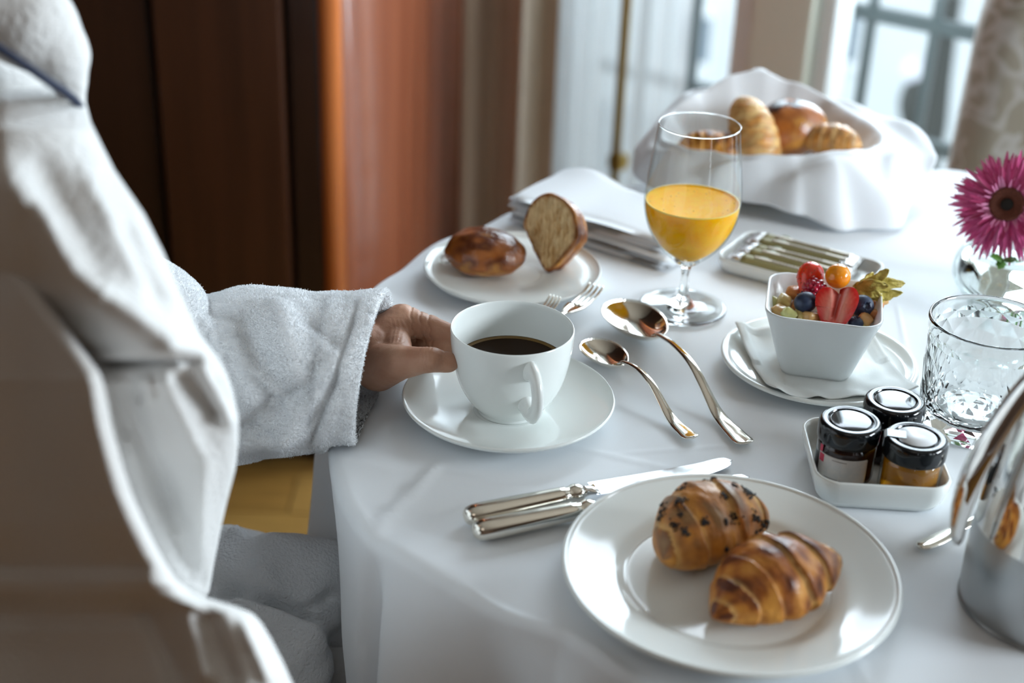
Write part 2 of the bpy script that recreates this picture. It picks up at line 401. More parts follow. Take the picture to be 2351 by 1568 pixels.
for yy in (-.18, .22):
    for s in (-1, 1): tube('leg', [(s*.22, yy, 0), (s*.22, yy, .31)], [.014, .022], darkwood, ac, 10)
# ---------------------------------------------------------------- table and cloth
TC = Vector((.355, 1.05))
linen = mat('white_linen', (.80, .835, .87), .75, sheen=.15, bump=[(1400, .12, .0004), (6, .10, .012), (22, .06, .004)])
tb = thing('round_table', 'round table hidden under the white cloth', 'table', (TC.x, TC.y, 0))
wd = mat('table_wood', (.2, .1, .05), .5)
lathe('tabletop', [(0, .718), (.44, .718), (.445, .722), (.445, .738), (.44, .7415), (0, .7415)], wd, tb, 96)
lathe('pedestal', smoothprof([(0, 0), (.20, 0), (.21, .02), (.07, .06), (.045, .2), (.06, .5), (.05, .65), (.12, .70), (.14, .722), (0, .722)], 4), wd, tb, 32)
angs = [(180, .505), (188, .505), (198, .515), (205, .522), (211, .523), (219, .505), (229, .487), (245, .50), (270, .51), (300, .51), (360, .512), (60, .52), (75, .522), (90, .50), (110, .475), (122, .478), (137, .487), (150, .494), (162, .502), (180, .505)]
AA = []; RR = []
base_ = 180
for a, r_ in angs:
    aa = a if a >= 180 else a+360
    AA.append(aa); RR.append(r_)
AA[-1] = 540
def edgeR(deg):
    d = deg % 360
    if d < 180: d += 360
    return float(np.interp(d, AA, RR))
ridges = [181, 209, 214, 231, 246, 259, 275, 290, 306, 321, 338, 354, 371, 386, 402, 418, 433, 450, 466, 481, 497, 512, 527, 541]
amps = [1.0, .35, .6, 1.25, .9, 1, .8, 1, 1.1, .9, 1, .8, 1, 1.1, .9, 1, .8, 1, 1.1, .9, 1, .8, .9, 1.0]
def fold(deg):
    d = deg % 360
    if d < 181: d += 360
    for i in range(len(ridges)-1):
        if ridges[i] <= d <= ridges[i+1]:
            t = (d-ridges[i])/(ridges[i+1]-ridges[i]); am = amps[i]*(1-t)+amps[i+1]*t
            c = abs(math.cos(PI*t))**1.6*(1 if True else 1)
            return am*c, am
    return 0, 1
creases = [((1010, 1062), (862, 1210),   .0042), ((1640, 690), (2100, 640), .0009), ((1230, 610), (1480, 640), .0008), ((1880, 1330), (1990, 1568), .0009),
           ((1210, 1000), (1560, 1080), .0009), ((760, 1040), (1200, 1120), .0012), ((1330, 745), (1030, 1060), .0007), ((2060, 700), (2120, 1000), .0007), ((1420, 1040), (1760, 1015), .0005)]
CR = [(P(*a), P(*b), h) for a, b, h in creases]
def topz(x, y):
    z = .75
    for a, b, h in CR:
        d = (b-a).xy; L_ = d.length; dn = d/L_; q = Vector((x, y))-a.xy; t = q.dot(dn); e = abs(q.x*dn.y-q.y*dn.x)
        f = min(1, max(0, (t+.01)/.02))*min(1, max(0, (L_-t+.01)/.02))
        if e < .012: z += h*f*math.exp(-(e/.0022)**2)
    z += .0010*nz((x, y, 0), 11)-.0007
    return z
NA = 720; V = []; rad = list(np.linspace(0, .44, 110)[1:])+list(np.linspace(.44, 1, 30))  # placeholders
rt = [.004*i for i in range(1, 119)]
nring = 0; V.append((TC.x, TC.y, .75)); ringz = []
drop = .50
hs = [0.0]+list(np.linspace(.012, drop, 46))
for r_ in rt:
    for k in range(NA):
        deg = k*360/NA; a = R(deg); Re = edgeR(deg)-.012; rr = Re*r_/rt[-1]
        x = TC.x+rr*math.cos(a); y = TC.y+rr*math.sin(a)
        f, am = fold(deg); near = max(0, (rr-(Re-.05))/.05)
        V.append((x, y, topz(x, y)-(1-f/am)*.006*near**2*am+.0022*nz((x, y, 3), 16)*min(1, max(0, (rr-(Re-.13))/.1))))
# rounding
for j in range(1, 6):
    t = j/5*PI/2
    for k in range(NA):
        deg = k*360/NA; a = R(deg); Re = edgeR(deg)-.012; f, am = fold(deg)
        rr = Re+.012*math.sin(t)+(-.006*am+f*.004)*t/(PI/2); V.append((TC.x+rr*math.cos(a), TC.y+rr*math.sin(a), .75-.012*(1-math.cos(t))-(1-f/am)*.006*am))
for h in hs[1:]:
    g = 1-math.exp(-h/.16)
    for k in range(NA):
        deg = k*360/NA; a = R(deg); Re = edgeR(deg); f, am = fold(deg+2.2*math.sin(h*7+deg*.21)*g)
        rr = Re+(-.006*am+f*.004)+g*(-.030-.022*(am-f)+.072*f)+.004*nz((math.cos(a)*3, math.sin(a)*3, h*6), 1.6)
        V.append((TC.x+rr*math.cos(a), TC.y+rr*math.sin(a), .738-h-(.01*math.sin(deg*.13))*h))
nrt = len(rt)+5+len(hs)-1
F = [(0, 1+k, 1+(k+1) % NA) for k in range(NA)]
F += [(a+1, d+1, c+1, b+1) for (a, b, c, d) in grid_faces(nrt, NA)]
cl = obj('tablecloth', V, [f[::-1] for f in F], linen); tag(cl, 'white linen tablecloth draped over the round table', 'tablecloth')

# ---------------------------------------------------------------- crockery
def plate_prof(R_, h, well, wz=.004, t=.0035, foot=None, lip=0):
    f = foot or well*.75
    top = smoothprof([(0, wz), (well*.6, wz), (well*.93, wz+.0005), (well*1.06, wz+.0035), (R_*.86 if R_*.86 > well*1.1 else well*1.2, h-.0035), (R_-.004, h-.0003-lip), (R_-.0012, h)], 5)
    bot = smoothprof([(R_, h-.0016), (R_-.003, h-.004), (well*1.12, wz-.0002), (f+.003, .0012)], 4)
    return [(0, .001), (f-.004, .001), (f-.003, 0), (f, 0)]+bot[::-1]+top[::-1]
def saucer_prof(R_, h):
    top = smoothprof([(0, .0050), (.024, .0050), (.027, .0052), (.034, .0058), (R_*.72, .0095), (R_*.92, h-.0035), (R_-.001, h)], 6)
    bot = smoothprof([(R_, h-.0015), (R_*.93, h-.0065), (R_*.7, .0050), (.037, .0016)], 5)
    return [(0, .0012), (.031, .0012), (.032, 0), (.035, 0)]+bot[::-1]+top[::-1]
TZ = .7507
sau = thing('saucer', 'white saucer under the coffee cup', 'saucer', (-.001, .945, TZ))
lathe('saucer_body', saucer_prof(.081, .018), PORC, sau, 96)
CUP = Vector((0.0, .945, TZ+.0050))
cup = thing('coffee_cup', 'white porcelain cup of black coffee held by the hand', 'cup', CUP, R(-72))
cp_out = [(0.0225, 0), (.0245, .0003), (.0250, .003), (.0262, .0045), (.033, .013), (.0395, .026), (.0435, .042), (.0455, .056), (.0462, .0690)]
cp_in = [(.0448, .0690), (.0440, .056), (.0418, .042), (.0378, .027), (.031, .0150), (.020, .0085), (0, .0075)]
prof = [(0, .002), (.020, .002), (.0215, 0)]+smoothprof(cp_out, 5)+smoothprof([(.0462, .069), (.0458, .0699), (.0452, .0699), (.0448, .069)], 3)[1:-1]+smoothprof(cp_in, 5)
lathe('cup_body', prof, PORC, cup, 96)
hp = crv([(.0425, 0, .0560), (.0500, 0, .0575), (.0590, 0, .0545), (.0645, 0, .0440), (.0620, 0, .0330), (.0540, 0, .0245), (.0460, 0, .0235), (.0380, 0, .0255)], 6)
nn = len(hp); tube('handle', hp, [(.0062+.0030*abs(2*i/(nn-1)-1)**3, .0042+.0022*abs(2*i/(nn-1)-1)**4) for i in range(nn)], PORC, cup, 16, upv=Vector((0, 1, .001)))
cof = lathe('coffee', [(0, .0405), (.0385, .0405), (.0408, .0408), (.0416, .0414), (.0406, .0385), (.032, .0170), (.020, .0095), (0, .0085)][::-1], mat('black_coffee', (.020, .009, .003), .05, ior=1.2, spec=.3), cup, 64)
lathe('coffee_rim', [(.0389, .0407), (.0414, .0416), (.0416, .0418), (.0395, .0406)], mat('coffee_edge', (.16, .09, .02), .1), cup, 64)

pl = thing('dinner_plate', 'large white rimmed plate with two small croissants in the foreground', 'plate', (.143, .738, TZ))
lathe('plate_body', [(0, .001), (.058, .001), (.0595, 0), (.063, 0)]+smoothprof([(.066, .001), (.078, .0045), (.104, .0135), (.1058, .0150)], 4)+smoothprof([(.1064, .0163), (.1052, .0173), (.1035, .0170), (.1025, .0160), (.1000, .0154), (.0860, .0115), (.0745, .0088), (.0690, .0062), (.0650, .0045), (.058, .0040), (0, .0038)], 6), PORC, pl, 128)
fp = thing('bread_plate', 'small white plate holding the glazed bun beyond the cup', 'plate', (-.002, 1.195, TZ))
lathe('plate_body', saucer_prof(.0815, .014), PORC, fp, 96)
fs = thing('saucer', 'white saucer with a paper napkin under the fruit bowl', 'saucer', (.252, 1.037, TZ))
lathe('saucer_body', plate_prof(.0800, .0135, .050), PORC, fs, 96)
# ---------------------------------------------------------------- cutlery
def orient(o, a, b, z, flip=False):
    """thing built along +x from its origin: lay it from a to b"""
    d = Vector(b)-Vector(a); o.location = (a[0], a[1], z); o.rotation_euler = (0, 0, math.atan2(d.y, d.x)); return o
def spoon(a, b, label, S=1.0, group=None):
    """a = bowl tip, b = handle end"""
    L_ = (Vector(b)-Vector(a)).xy.length; t = thing('spoon', label, 'spoon', group=group)
    bl = L_*.34; bw = L_*.108; V = []; nr, na_ = 14, 48; dep = bw*.50
    def pt(rho, ph, off):
        c, s_ = math.cos(ph), math.sin(ph); x = bl*.5-bl*.5*c*rho; w_ = bw*(1+.16*c-.04*c*c)*abs(s_)**(.92)*(1 if s_ > 0 else -1)*rho
        return (x, w_, .0012+dep*(1-max(0, 1-rho**2.3)**.9)+off+.0022*(x/bl)**2*rho)
    for i in range(1, nr+1):
        for j in range(na_): V.append(pt(i/nr, 2*PI*j/na_, .0010))
    for i in range(nr, 0, -1):
        for j in range(na_): V.append(pt(i/nr*(1.0 if i < nr else 1.004), 2*PI*j/na_, 0))
    F = grid_faces(2*nr, na_); V.append(pt(0, 0, .0010)); c1 = len(V)-1; V.append(pt(0, 0, 0)); c2 = len(V)-1
    F += [(c1, j, (j+1) % na_)[::-1] for j in range(na_)]+[(c2, (2*nr-1)*na_+j, (2*nr-1)*na_+(j+1) % na_) for j in range(na_)]
    obj('bowl', V, F, SILVER, t)
    zt = dep+.0065*S
    hpth = crv([(bl*.97, 0, zt-.0015), (bl*1.06, 0, zt+.0015*S), (L_*.48, 0, zt+.0055*S), (L_*.62, 0, zt+.003*S), (L_*.80, 0, .0045*S), (L_*.93, 0, .0026*S), (L_, 0, .0035*S)], 14)
    n = len(hpth); rr = []
    for i, q in enumerate(hpth):
        u = i/(n-1); w_ = np.interp(u, [0, .12, .35, .6, .80, .92, .965, .985, 1], [.0042, .0024, .0024, .0038, .0064, .0072, .0066, .0052, .0024])*S*(L_/.17)**.4
        rr.append((w_, float(np.interp(u, [0, .2, .6, 1], [.0011, .0016, .0013, .0011]))*S))
    tube('handle', hpth, rr, SILVER, t, 16)
    return orient(t, a, b, TZ)
spoon((.0640, 1.0580), (.1375, .9150), 'small silver teaspoon beside the coffee saucer')
spoon((.0905, 1.1280), (.1770, .9100), 'large silver tablespoon between the teaspoon and the wine glass')
sp3 = thing('spoon', 'silver spoon handle poking out behind the coffee pot', 'spoon')
hp3 = crv([(0, 0, .0030), (.03, 0, .0024), (.06, 0, .0050), (.09, 0, .008), (.10, 0, .006)], 6)
n = len(hp3); tube('handle', hp3, [(float(np.interp(i/(n-1), [0, .03, .15, .5, 1], [.002, .0052, .0060, .0030, .003])), .0013) for i in range(n)], SILVER, sp3, 16)
V, F = ellipsoid_vf((.118, 0, .0062), .02, .0125, .005); obj('bowl', V, F, SILVER, sp3)
orient(sp3, (.2755, .7845), (.340, .832), TZ)

def knife(a, b, label, z=TZ, L_=None):
    L_ = L_ or (Vector(b)-Vector(a)).xy.length; t = thing('knife', label, 'knife'); hl = L_*.415
    # pistol-free hollow handle with rounded butt and a collar before the bolster
    st = [(0, .0015, .0015), (.0008, .0045, .004), (.0025, .0066, .0058), (.006, .0080, .0068), (.014, .0086, .0072), (hl*.5, .0078, .0066), (hl*.80, .0070, .0060), (hl*.86, .0067, .0058), (hl*.875, .0058, .005), (hl*.90, .0062, .0055), (hl*.925, .0074, .0062), (hl*.975, .0070, .006), (hl, .0058, .005)]
    V, F = tube_vf([(x, 0, .0074) for x, _, _ in st], [(p_, q_) for _, p_, q_ in st], 20); o_ = obj('handle', V, F, SILVER, t)
    st = [(hl, .0052, .0045), (hl+.003, .0040, .0036), (hl+.007, .0050, .0028), (hl+.011, .0072, .0014)]
    V, F = tube_vf([(x, 0, .0074) for x, _, _ in st], [(p_, q_) for _, p_, q_ in st], 16); obj('bolster', V, F, STEEL, t)
    V = []; n = 30; x0 = hl+.008
    for i in range(n+1):
        u = i/n; x = x0+(L_-x0)*u
        top_ = .0078*(1-.15*u)*math.sqrt(max(0, 1-max(0, (u-.90)/.10)**2)) if u > .9 else .0078*(1-.15*u)
        bot = -.0072-.0012*math.sin(PI*u); 
        if u > .72: bot = bot*math.sqrt(max(0, 1-((u-.72)/.28)**2.6))
        bow = .004*u*u
        zc = .0074-.0044*min(1, u*1.3)
        for yv, zt_ in ((top_+bow, .0009), (0+bow, .0007), (bot+bow, .0001)):
            V.append((x, yv, zc+zt_))
        for yv, zt_ in ((bot+bow, -.0001), (0+bow, -.0007), (top_+bow, -.0009)):
            V.append((x, yv, zc+zt_))
    F = grid_faces(n+1, 6); F.append((5, 4, 3, 2, 1, 0)); F.append(tuple(range(n*6, n*6+6)))
    obj('blade', V, F, mat('knife_steel', (.62, .64, .66), .16, metal=1, rvar=.07), t, sharp=30)
    return orient(t, a, b, z)
knife((-.0275, .7930), (.1650, .8810), 'silver table knife lying farther from the large plate')
knife((-.0210, .7765), (.1745, .8590), 'silver table knife tucked against the large plate rim')

def fork(tip, ang, L_, label):
    t = thing('fork', label, 'fork'); S = L_/.17; tl = .042*S; fk = []
    tine = MATS.get('polished_silver')
    for k in range(4):
        y = (-.0075+.005*k)*S; ya = y*1.0
        pth = crv([(0, ya, .0052), (.012*S, y, .0022), (.03*S, y, .0016), (tl, y*.92, .0030)], 4)
        n = len(pth); tube('tine', pth, [(float(np.interp(i/(n-1), [0, .15, 1], [.0007, .0014, .0019]))*S, .0008) for i in range(n)], tine, t, 8)
    V = []; n = 10
    for i in range(n+1):
        u = i/n; x = (tl-.001)+.026*S*u; w_ = (.0096*(1-u**2.2)+.0030*u**2.2)*S
        for j in range(7):
            v = -1+j/3; V.append((x, v*w_, .0030+.0045*u-.0012*(1-v*v)))
    o_ = obj('fork_head', V, grid_faces(n+1, 7, False), SILVER, t); s_ = o_.modifiers.new('s', 'SOLIDIFY'); s_.thickness = .0014; s_.offset = 0
    x0 = tl+.024*S
    pth = crv([(x0, 0, .0072), (x0+.02*S, 0, .0088), (L_*.7, 0, .0060), (L_*.9, 0, .0026), (L_, 0, .0032)], 6); n = len(pth)
    tube('handle', pth, [(float(np.interp(i/(n-1), [0, .3, .8, .96, 1], [.0029, .0026, .0055, .0058, .002]))*S, .0012) for i in range(n)], SILVER, t, 14)
    t.location = (tip[0], tip[1], TZ); t.rotation_euler = (0, 0, ang); return t
fa = math.atan2(-.067, -.037)
for (px, py, zz, da, L_, lab) in ((1370, 656, .7690, 0, .150, 'silver fork with its tines on the bread plate rim, right of the shorter one'), (1276, 682, .7690, .04, .112, 'small silver fork whose tines peek out just behind the cup rim')):
    q = P(px, py, zz); f_ = fork((q.x, q.y), fa+da, L_, lab); f_.location.z = zz-.004; f_.rotation_euler = Euler((0, math.asin(.0135/L_), fa+da))

# ---------------------------------------------------------------- glasses
wg = thing('wine_glass', 'stemmed wine glass half full of orange juice', 'glass', (.1505, 1.147, TZ))
ZO = -.0007
out = smoothprof([(0, 0), (.030, .0001), (.0382, .0006), (.0388, .0016), (.0375, .0026), (.028, .0036), (.014, .0060), (.0062, .0105), (.0042, .018), (.0036, .028), (.0040, .037), (.0066, .0425), (.0130, .0475), (.0260, .0600), (.0360, .0760), (.0408, .0920), (.0418, .1040), (.0408, .1190), (.0385, .1380), (.0362, .1560), (.0345, .1700)], 5)
inn = smoothprof([(.0337, .1702), (.0354, .1560), (.0377, .1380), (.0400, .1190), (.0409, .1040), (.0399, .0920), (.0351, .0766), (.0250, .0610), (.0115, .0500), (.0040, .0465), (0, .0460)], 5)
bowl_o = [q for q in out if q[1] >= .0470]; foot_o = [q for q in out if q[1] < .0475]
lathe('stem_and_foot', foot_o+[(0, .0475)], GLASS, wg, 96)
lathe('bowl', bowl_o, THIN, wg, 96)
lathe('rim', [(.0340, .1699), (.0346, .1698), (.0348, .1704), (.0344, .1709), (.0339, .1706), (.0340, .1699)], GLASS, wg, 96)
ij = [p_ for p_ in inn if p_[1] < .1005][::-1]
ij = [(max(0, r_-.0003), z+.0002) for r_, z in ij]
rj = ij[-1][0]
jp = ij+[(rj, .1012), (rj-.0004, .1020), (rj-.0016, .1012), (rj-.003, .1009), (0, .1009)]
lathe('orange_juice', jp, mat('orange_juice', (1.0, .43, .002), .35, ior=1.12, sss=.4, ssscol=(.012, .006, .001), spec=.2, col2=(1.0, .50, .006), cscale=120), wg, 96)
lathe('juice_foam', [(rj-.0006, .1021), (rj+.0001, .1024), (rj+.0001, .1012), (rj-.0022, .1011)], mat('juice_foam', (.95, .68, .16), .35), wg, 96)
V = []; F = []
for k in range(26):
    a = rng.uniform(0, 2*PI); rr = rj*math.sqrt(rng.uniform(.2, .93)); s = rng.uniform(.0003, .0007)
    v, f = ellipsoid_vf((rr*math.cos(a), rr*math.sin(a), .1010), s, s, s*.7, 8, 5); F += [tuple(i+len(V) for i in g) for g in f]; V += v
tag(obj('bubbles', V, F, MATS['juice_foam'], wg), kind='stuff')

# faceted tumbler
tm = thing('tumbler', 'clear faceted water tumbler at the right edge', 'glass', (.3575, .957, TZ), .12)
NF = 16; HT = .089; V = []; rows = [(.0385, 0, 0), (.0405, .004, 0), (.0422, .012, .5), (.0422, .026, 0), (.0436, .036, .5), (.0432, .050, 0), (.0446, .060, .5), (.0444, .0715, 0), (.0455, .0770, .5)]
rings = []
for (r_, z, off) in rows:
    rings.append([len(V)+k for k in range(NF)])
    for k in range(NF):
        a = 2*PI*(k+off)/NF; rj_ = r_*(1+(.014 if off == 0 else -.012)*(.01 < z < .07))*(1+.009*math.sin(k*2.4+z*90)*(z < .07)); zz = z+(.0022*math.sin(k*3.1+z*200) if .01 < z < .07 else 0); V.append((rj_*math.cos(a), rj_*math.sin(a), zz))
F = [tuple(rings[0][::-1])]
for q_ in range(len(rows)-1):
    A_, B_ = rings[q_], rings[q_+1]; oa, ob = rows[q_][2], rows[q_+1][2]
    for k in range(NF):
        k2 = (k+1) % NF
        if oa == ob: F.append((A_[k], A_[k2], B_[k2], B_[k]))
        elif ob > oa: F += [(A_[k], A_[k2], B_[k]), (A_[k2], B_[k2], B_[k])]
        else: F += [(A_[k], B_[k2], B_[k]), (A_[k], A_[k2], B_[k2])]
nseg = 96; rim = [(.0457, .0805), (.0459, .0850), (.0466, .0880), (.0462, .0895), (.0452, .0900), (.0442, .0894), (.0438, .087), (.0422, .060), (.0400, .030), (.0375, .0165), (.030, .0125), (.018, .0115)]
base = len(V)
for r_, z in rim:
    for k in range(nseg): a = 2*PI*k/nseg; V.append((r_*math.cos(a), r_*math.sin(a), z))
F += [(base+a, base+b, base+c, base+d) for a, b, c, d in grid_faces(len(rim), nseg)]
V.append((0, 0, .0115)); ctr = len(V)-1; lb = base+(len(rim)-1)*nseg
F += [(lb+k, lb+(k+1) % nseg, ctr) for k in range(nseg)]
top_ = rings[-1]; per = nseg//NF
for k in range(NF):
    k2 = (k+1) % NF
    for s in range(per):
        i0 = base+(k*per+s+per//2) % nseg; i1 = base+(k*per+s+1+per//2) % nseg
        if s == per//2-1+0: F.append((top_[k], top_[k2], i1, i0)) if False else F.append((top_[k], i1, i0))
        elif s < per//2: F.append((top_[k], i1, i0))
        else: F.append((top_[k2], i1, i0))
    F.append((top_[k], top_[k2], base+(k*per+per) % nseg))
o = obj('glass_body', V, F, GLASS, tm, smooth=False)
sm_ = [False]*len(o.data.polygons)
for p_ in o.data.polygons: sm_[p_.index] = all(v >= base for v in p_.vertices)
o.data.polygons.foreach_set('use_smooth', sm_)
# ---------------------------------------------------------------- jar tray and jars
jt = thing('jam_tray', 'small square white dish holding three jam jars', 'dish', (.2615, .8720, TZ), R(-2))
hx, hy = .0475, .0460
rings = [(hx*.80, hy*.80, .012, .0), (hx*.86, hy*.86, .013, .0006), (hx*.93, hy*.93, .015, .006), (hx*.985, hy*.985, .016, .016), (hx, hy, .017, .0225), (hx-.0006, hy-.0006, .0165, .0236), (hx-.0020, hy-.0020, .016, .0234), (hx-.0035, hy-.0035, .015, .0200), (hx*.885, hy*.885, .013, .0090), (hx*.82, hy*.82, .011, .0048), (hx*.7, hy*.7, .008, .0040)]
obj('dish_body', *rsq_vf(rings, 10), PORC, jt)
lidm = mat('black_lacquered_lid', (.006, .008, .010), .09, spec=.6)
jamm = mat('dark_jam', (.016, .004, .003), .12, coat=.4)
honm = mat('honey', (.62, .26, .008), .05, trans=.55, ior=1.45, sss=.2, ssscol=(.01, .005, .001))
labm = mat('paper_label', (.66, .64, .62), .55, col2=(.60, .60, .60), cscale=300)
inkm = mat('ink', (.05, .03, .03), .6); redm = mat('red_print', (.55, .05, .10), .5)
def jar(loc, label, content, rz=0, lab=True, seal=False):
    t = thing('jam_jar', label, 'jar', loc, rz); r_ = .0205
    body = smoothprof([(0, .0012), (.014, .0010), (.0175, 0), (.0195, .0012), (r_, .004), (r_, .0100), (r_, .0235), (.0200, .0265), (.0182, .0295), (.0178, .0320), (.0180, .038)], 4)
    if content is honm:
        inn = [(max(0, q_[0]-.0014), max(q_[1]+.001, .0025)) for q_ in body[::-1]]
        lathe('glass', body, THIN, t, 64)
        c_ = [(max(0, q_[0]-.0016), max(q_[1]+.0012, .0028)) for q_ in body if q_[1] < .0355]
        lathe('honey', c_+[(0, .0352)], content, t, 64)
    else:
        lathe('glass', body+[(.0165, .038), (0, .0375)], jamm, t, 64)
    lid = smoothprof([(.0196, .0290), (.0208, .0286), (.0214, .0296), (.0216, .0340), (.0215, .0385), (.0205, .0408), (.0190, .0416), (.0172, .0415)], 3)+[(.0160, .0414), (.0157, .0408), (.0152, .0402), (.0147, .0404), (.0143, .0410), (.0135, .0412), (0, .0412)]
    lathe('lid', [(.0190, .030)]+lid, lidm, t, 72, sharp=50)
    if lab:
        V = []; a0, a1 = R(-160), R(-58); n = 20
        for z in (.0045, .0052, .0215, .0222):
            for i in range(n+1):
                a = a0+(a1-a0)*i/n
                if z in (.0045, .0222): a = min(a, a1-.035)
                V.append(((r_+.0003)*math.cos(a), (r_+.0003)*math.sin(a), z))
        o = obj('paper_label', V, grid_faces(4, n+1, False), labm, t); s_ = o.modifiers.new('s', 'SOLIDIFY'); s_.thickness = .00025; s_.offset = 1
        def strip(nm, d0, d1, z0, z1, m):
            V = []
            for z in (z0, z1):
                for i in range(9): a = R(d0+(d1-d0)*i/8); V.append(((r_+.0007)*math.cos(a), (r_+.0007)*math.sin(a), z))
            obj(nm, V, grid_faces(2, 9, False), m, o)
        strip('printed_line', -128, -100, .0200, .0203, inkm); strip('printed_line', -140, -113, .0066, .0069, inkm); strip('printed_line', -110, -100, .0062, .0065, inkm)
        strip('printed_fruit', -158, -146, .016, .0215, redm); strip('printed_fruit', -160, -152, .0225, .0275, redm)
    if seal:
        V = [(-.0215, -.0055, .0340), (-.0215, .0045, .0340), (-.0212, -.0055, .0405), (-.0212, .0045, .0405), (-.0195, -.0055, .0420), (-.0195, .0045, .0420), (-.0070, -.0055, .0420), (-.0070, .0045, .0420)]
        o = obj('paper_seal', V, grid_faces(4, 2, False), mat('seal_paper', (.42, .50, .56), .25), t, smooth=False); s_ = o.modifiers.new('s', 'SOLIDIFY'); s_.thickness = .0002; s_.offset = 0
        lathe('round_sticker', [(0, .04155), (.0130, .04155), (.0131, .0413), (0, .0413)], mat('sticker', (.72, .74, .76), .35), t, 48)
    t.scale = (1.02, 1.02, 1.10); return t
JZ = TZ+.0046
jars = []
jar((.2400, .8690, JZ), 'jar of dark jam with a white label, left in the dish', jamm, R(0))
jar((.2785, .9010, JZ), 'jar of dark jam at the back of the dish, mostly hidden', jamm, R(60))
jar((.2815, .8490, JZ), 'jar of golden honey with a sticker across its black lid', honm, R(-12), lab=False, seal=True)

# ---------------------------------------------------------------- coffee pot
KX, KY = .3425, .731
kt = thing('coffee_pot', 'chrome insulated coffee pot with a curved handle at the right edge', 'pot', (KX, KY, TZ))
lathe('base', smoothprof([(0, 0), (.049, 0), (.0515, .001), (.0525, .004), (.0530, .012), (.0535, .030), (.0533, .042), (.0526, .058)], 4), BRUSHED, kt, 96)
lathe('body', smoothprof([(.0526, .058), (.0515, .072), (.0495, .090), (.0465, .108), (.0430, .128), (.0400, .146), (.0375, .165), (.0365, .180), (.0375, .188), (.036, .190)], 5), STEEL, kt, 96)
lathe('lid', smoothprof([(.0372, .190), (.0375, .196), (.034, .203), (.020, .209), (.008, .211), (.007, .216), (.010, .220), (.008, .225), (0, .2265)], 5), STEEL, kt, 64)
tube('spout', crv([(.030, 0, .160), (.046, 0, .172), (.054, 0, .190), (.062, 0, .196)], 6), [.014]*9+[.012]*9+[.009]*7, STEEL, kt, 20)
pts = [Y(px, py, KY-.008) for px, py in ((2470, 800), (2410, 838), (2352, 897), (2290, 985), (2240, 1075), (2212, 1150), (2200, 1205), (2196, 1248))]
pts = [p_-kt.location for p_ in pts]
pts = crv([Vector((-.030, 0, .168))]+pts[1:], 6); n = len(pts)
wdt = [float(np.interp(i/(n-1), [0, .2, .5, .75, .93, 1], [.0055, .0068, .0080, .0068, .0046, .0022])) for i in range(n)]
tube('handle', pts, [(w_, min(.0042, w_*.8)) for w_ in wdt], STEEL, kt, 20, upv=Vector((-.6, -.5, .62)))
lathe('collar', smoothprof([(.0377, .176), (.0385, .180), (.0385, .186), (.0377, .190)], 3), STEEL, kt, 96)

# ---------------------------------------------------------------- stick packets on their tray
ang = math.atan2(-.60, 1.0)
TRC = Vector((.2690, 1.2330))
tr_ = thing('sachet_tray', 'narrow white dish of stick packets behind the fruit bowl', 'dish', (TRC.x, TRC.y, TZ), ang)
hx, hy = .071, .043
rings = [(hx*.9, hy*.88, .012, 0), (hx*.95, hy*.94, .014, .0015), (hx*.99, hy*.99, .016, .008), (hx, hy, .017, .0135), (hx-.001, hy-.001, .016, .0145), (hx-.0025, hy-.0025, .015, .0135), (hx-.005, hy-.005, .013, .0055), (hx*.85, hy*.8, .01, .0045)]
obj('dish_body', *rsq_vf(rings, 8), PORC2, tr_)
foil = mat('crumpled_foil', (.55, .54, .53), .22, metal=1, bump=[(160, .9, .004)])
sacm = mat('sachet_paper', (.30, .28, .13), .45)
sacl = mat('sachet_band', (.66, .60, .50), .4)
def sachet(loc, rot, label):
    t = thing('stick_packet', label, 'packet', loc, rot=rot, group='stick packets in the narrow dish'); n = 22; V = []; L_ = .112
    rr = []
    pth = []
    for i in range(n+1):
        u = i/n; e = min(u, 1-u)*L_; pth.append((L_*(u-.5), 0, 0)); f = min(1, e/.014)
        rr.append((.0078*(1-.0*f), .0010+.0050*f**.7))
    a_, b_ = 3, n-3
    V, F = tube_vf(pth[a_:b_+1], rr[a_:b_+1], 16); obj('wrapper', V, F, sacm, t)
    for seg_, nm in ((slice(0, a_+1), 'foil_end'), (slice(b_, n+1), 'foil_end')):
        V, F = tube_vf(pth[seg_], [(w_*1.12, h_*1.1) for w_, h_ in rr[seg_]], 16)
        V = [(x+.0012*nz((x, y, z), 260), y+.002*nz((x, y, z), 200, 3), z+.0022*nz((x, y, z), 260, 5)) for x, y, z in V]; obj(nm, V, F, foil, t)
    V = []
    for i in range(12):
        x = -.030+.075*i/11
        for y, z in ((-.0026, .0063), (.0026, .0063)): V.append((x, y, z))
    o = obj('pale_band', V, grid_faces(12, 2, False), sacl, t); s_ = o.modifiers.new('s', 'SOLIDIFY'); s_.thickness = .0003; s_.offset = 1
    V = []; F = []
    for k in range(11):   # fine print along the band
        x = -.012+.0034*k; v, f = box_vf(x, x+.0021, -.0012, .0012, .0066, .0069); F += [tuple(i+len(V) for i in g) for g in f]; V += v
    tag(obj('printed_text', V, F, mat('sachet_ink', (.22, .18, .13), .6), t, smooth=False), kind='stuff')
    V, F = lathe_vf([(0, .0063), (.0042, .0062), (.0042, .0058)], 16); V = [(x*1.1-.022, y+.0042, z-.0006) for x, y, z in V]; obj('printed_emblem', V, F, mat('emblem_green', (.20, .21, .13), .5), t)
    return t
dx = Vector((math.cos(ang), math.sin(ang))); dy = Vector((-dx.y, dx.x))
labs = ['frontmost stick packet in the narrow dish', 'second stick packet from the front of the narrow dish', 'middle stick packet of the five in the narrow dish', 'fourth stick packet from the front of the narrow dish', 'rearmost stick packet in the narrow dish']
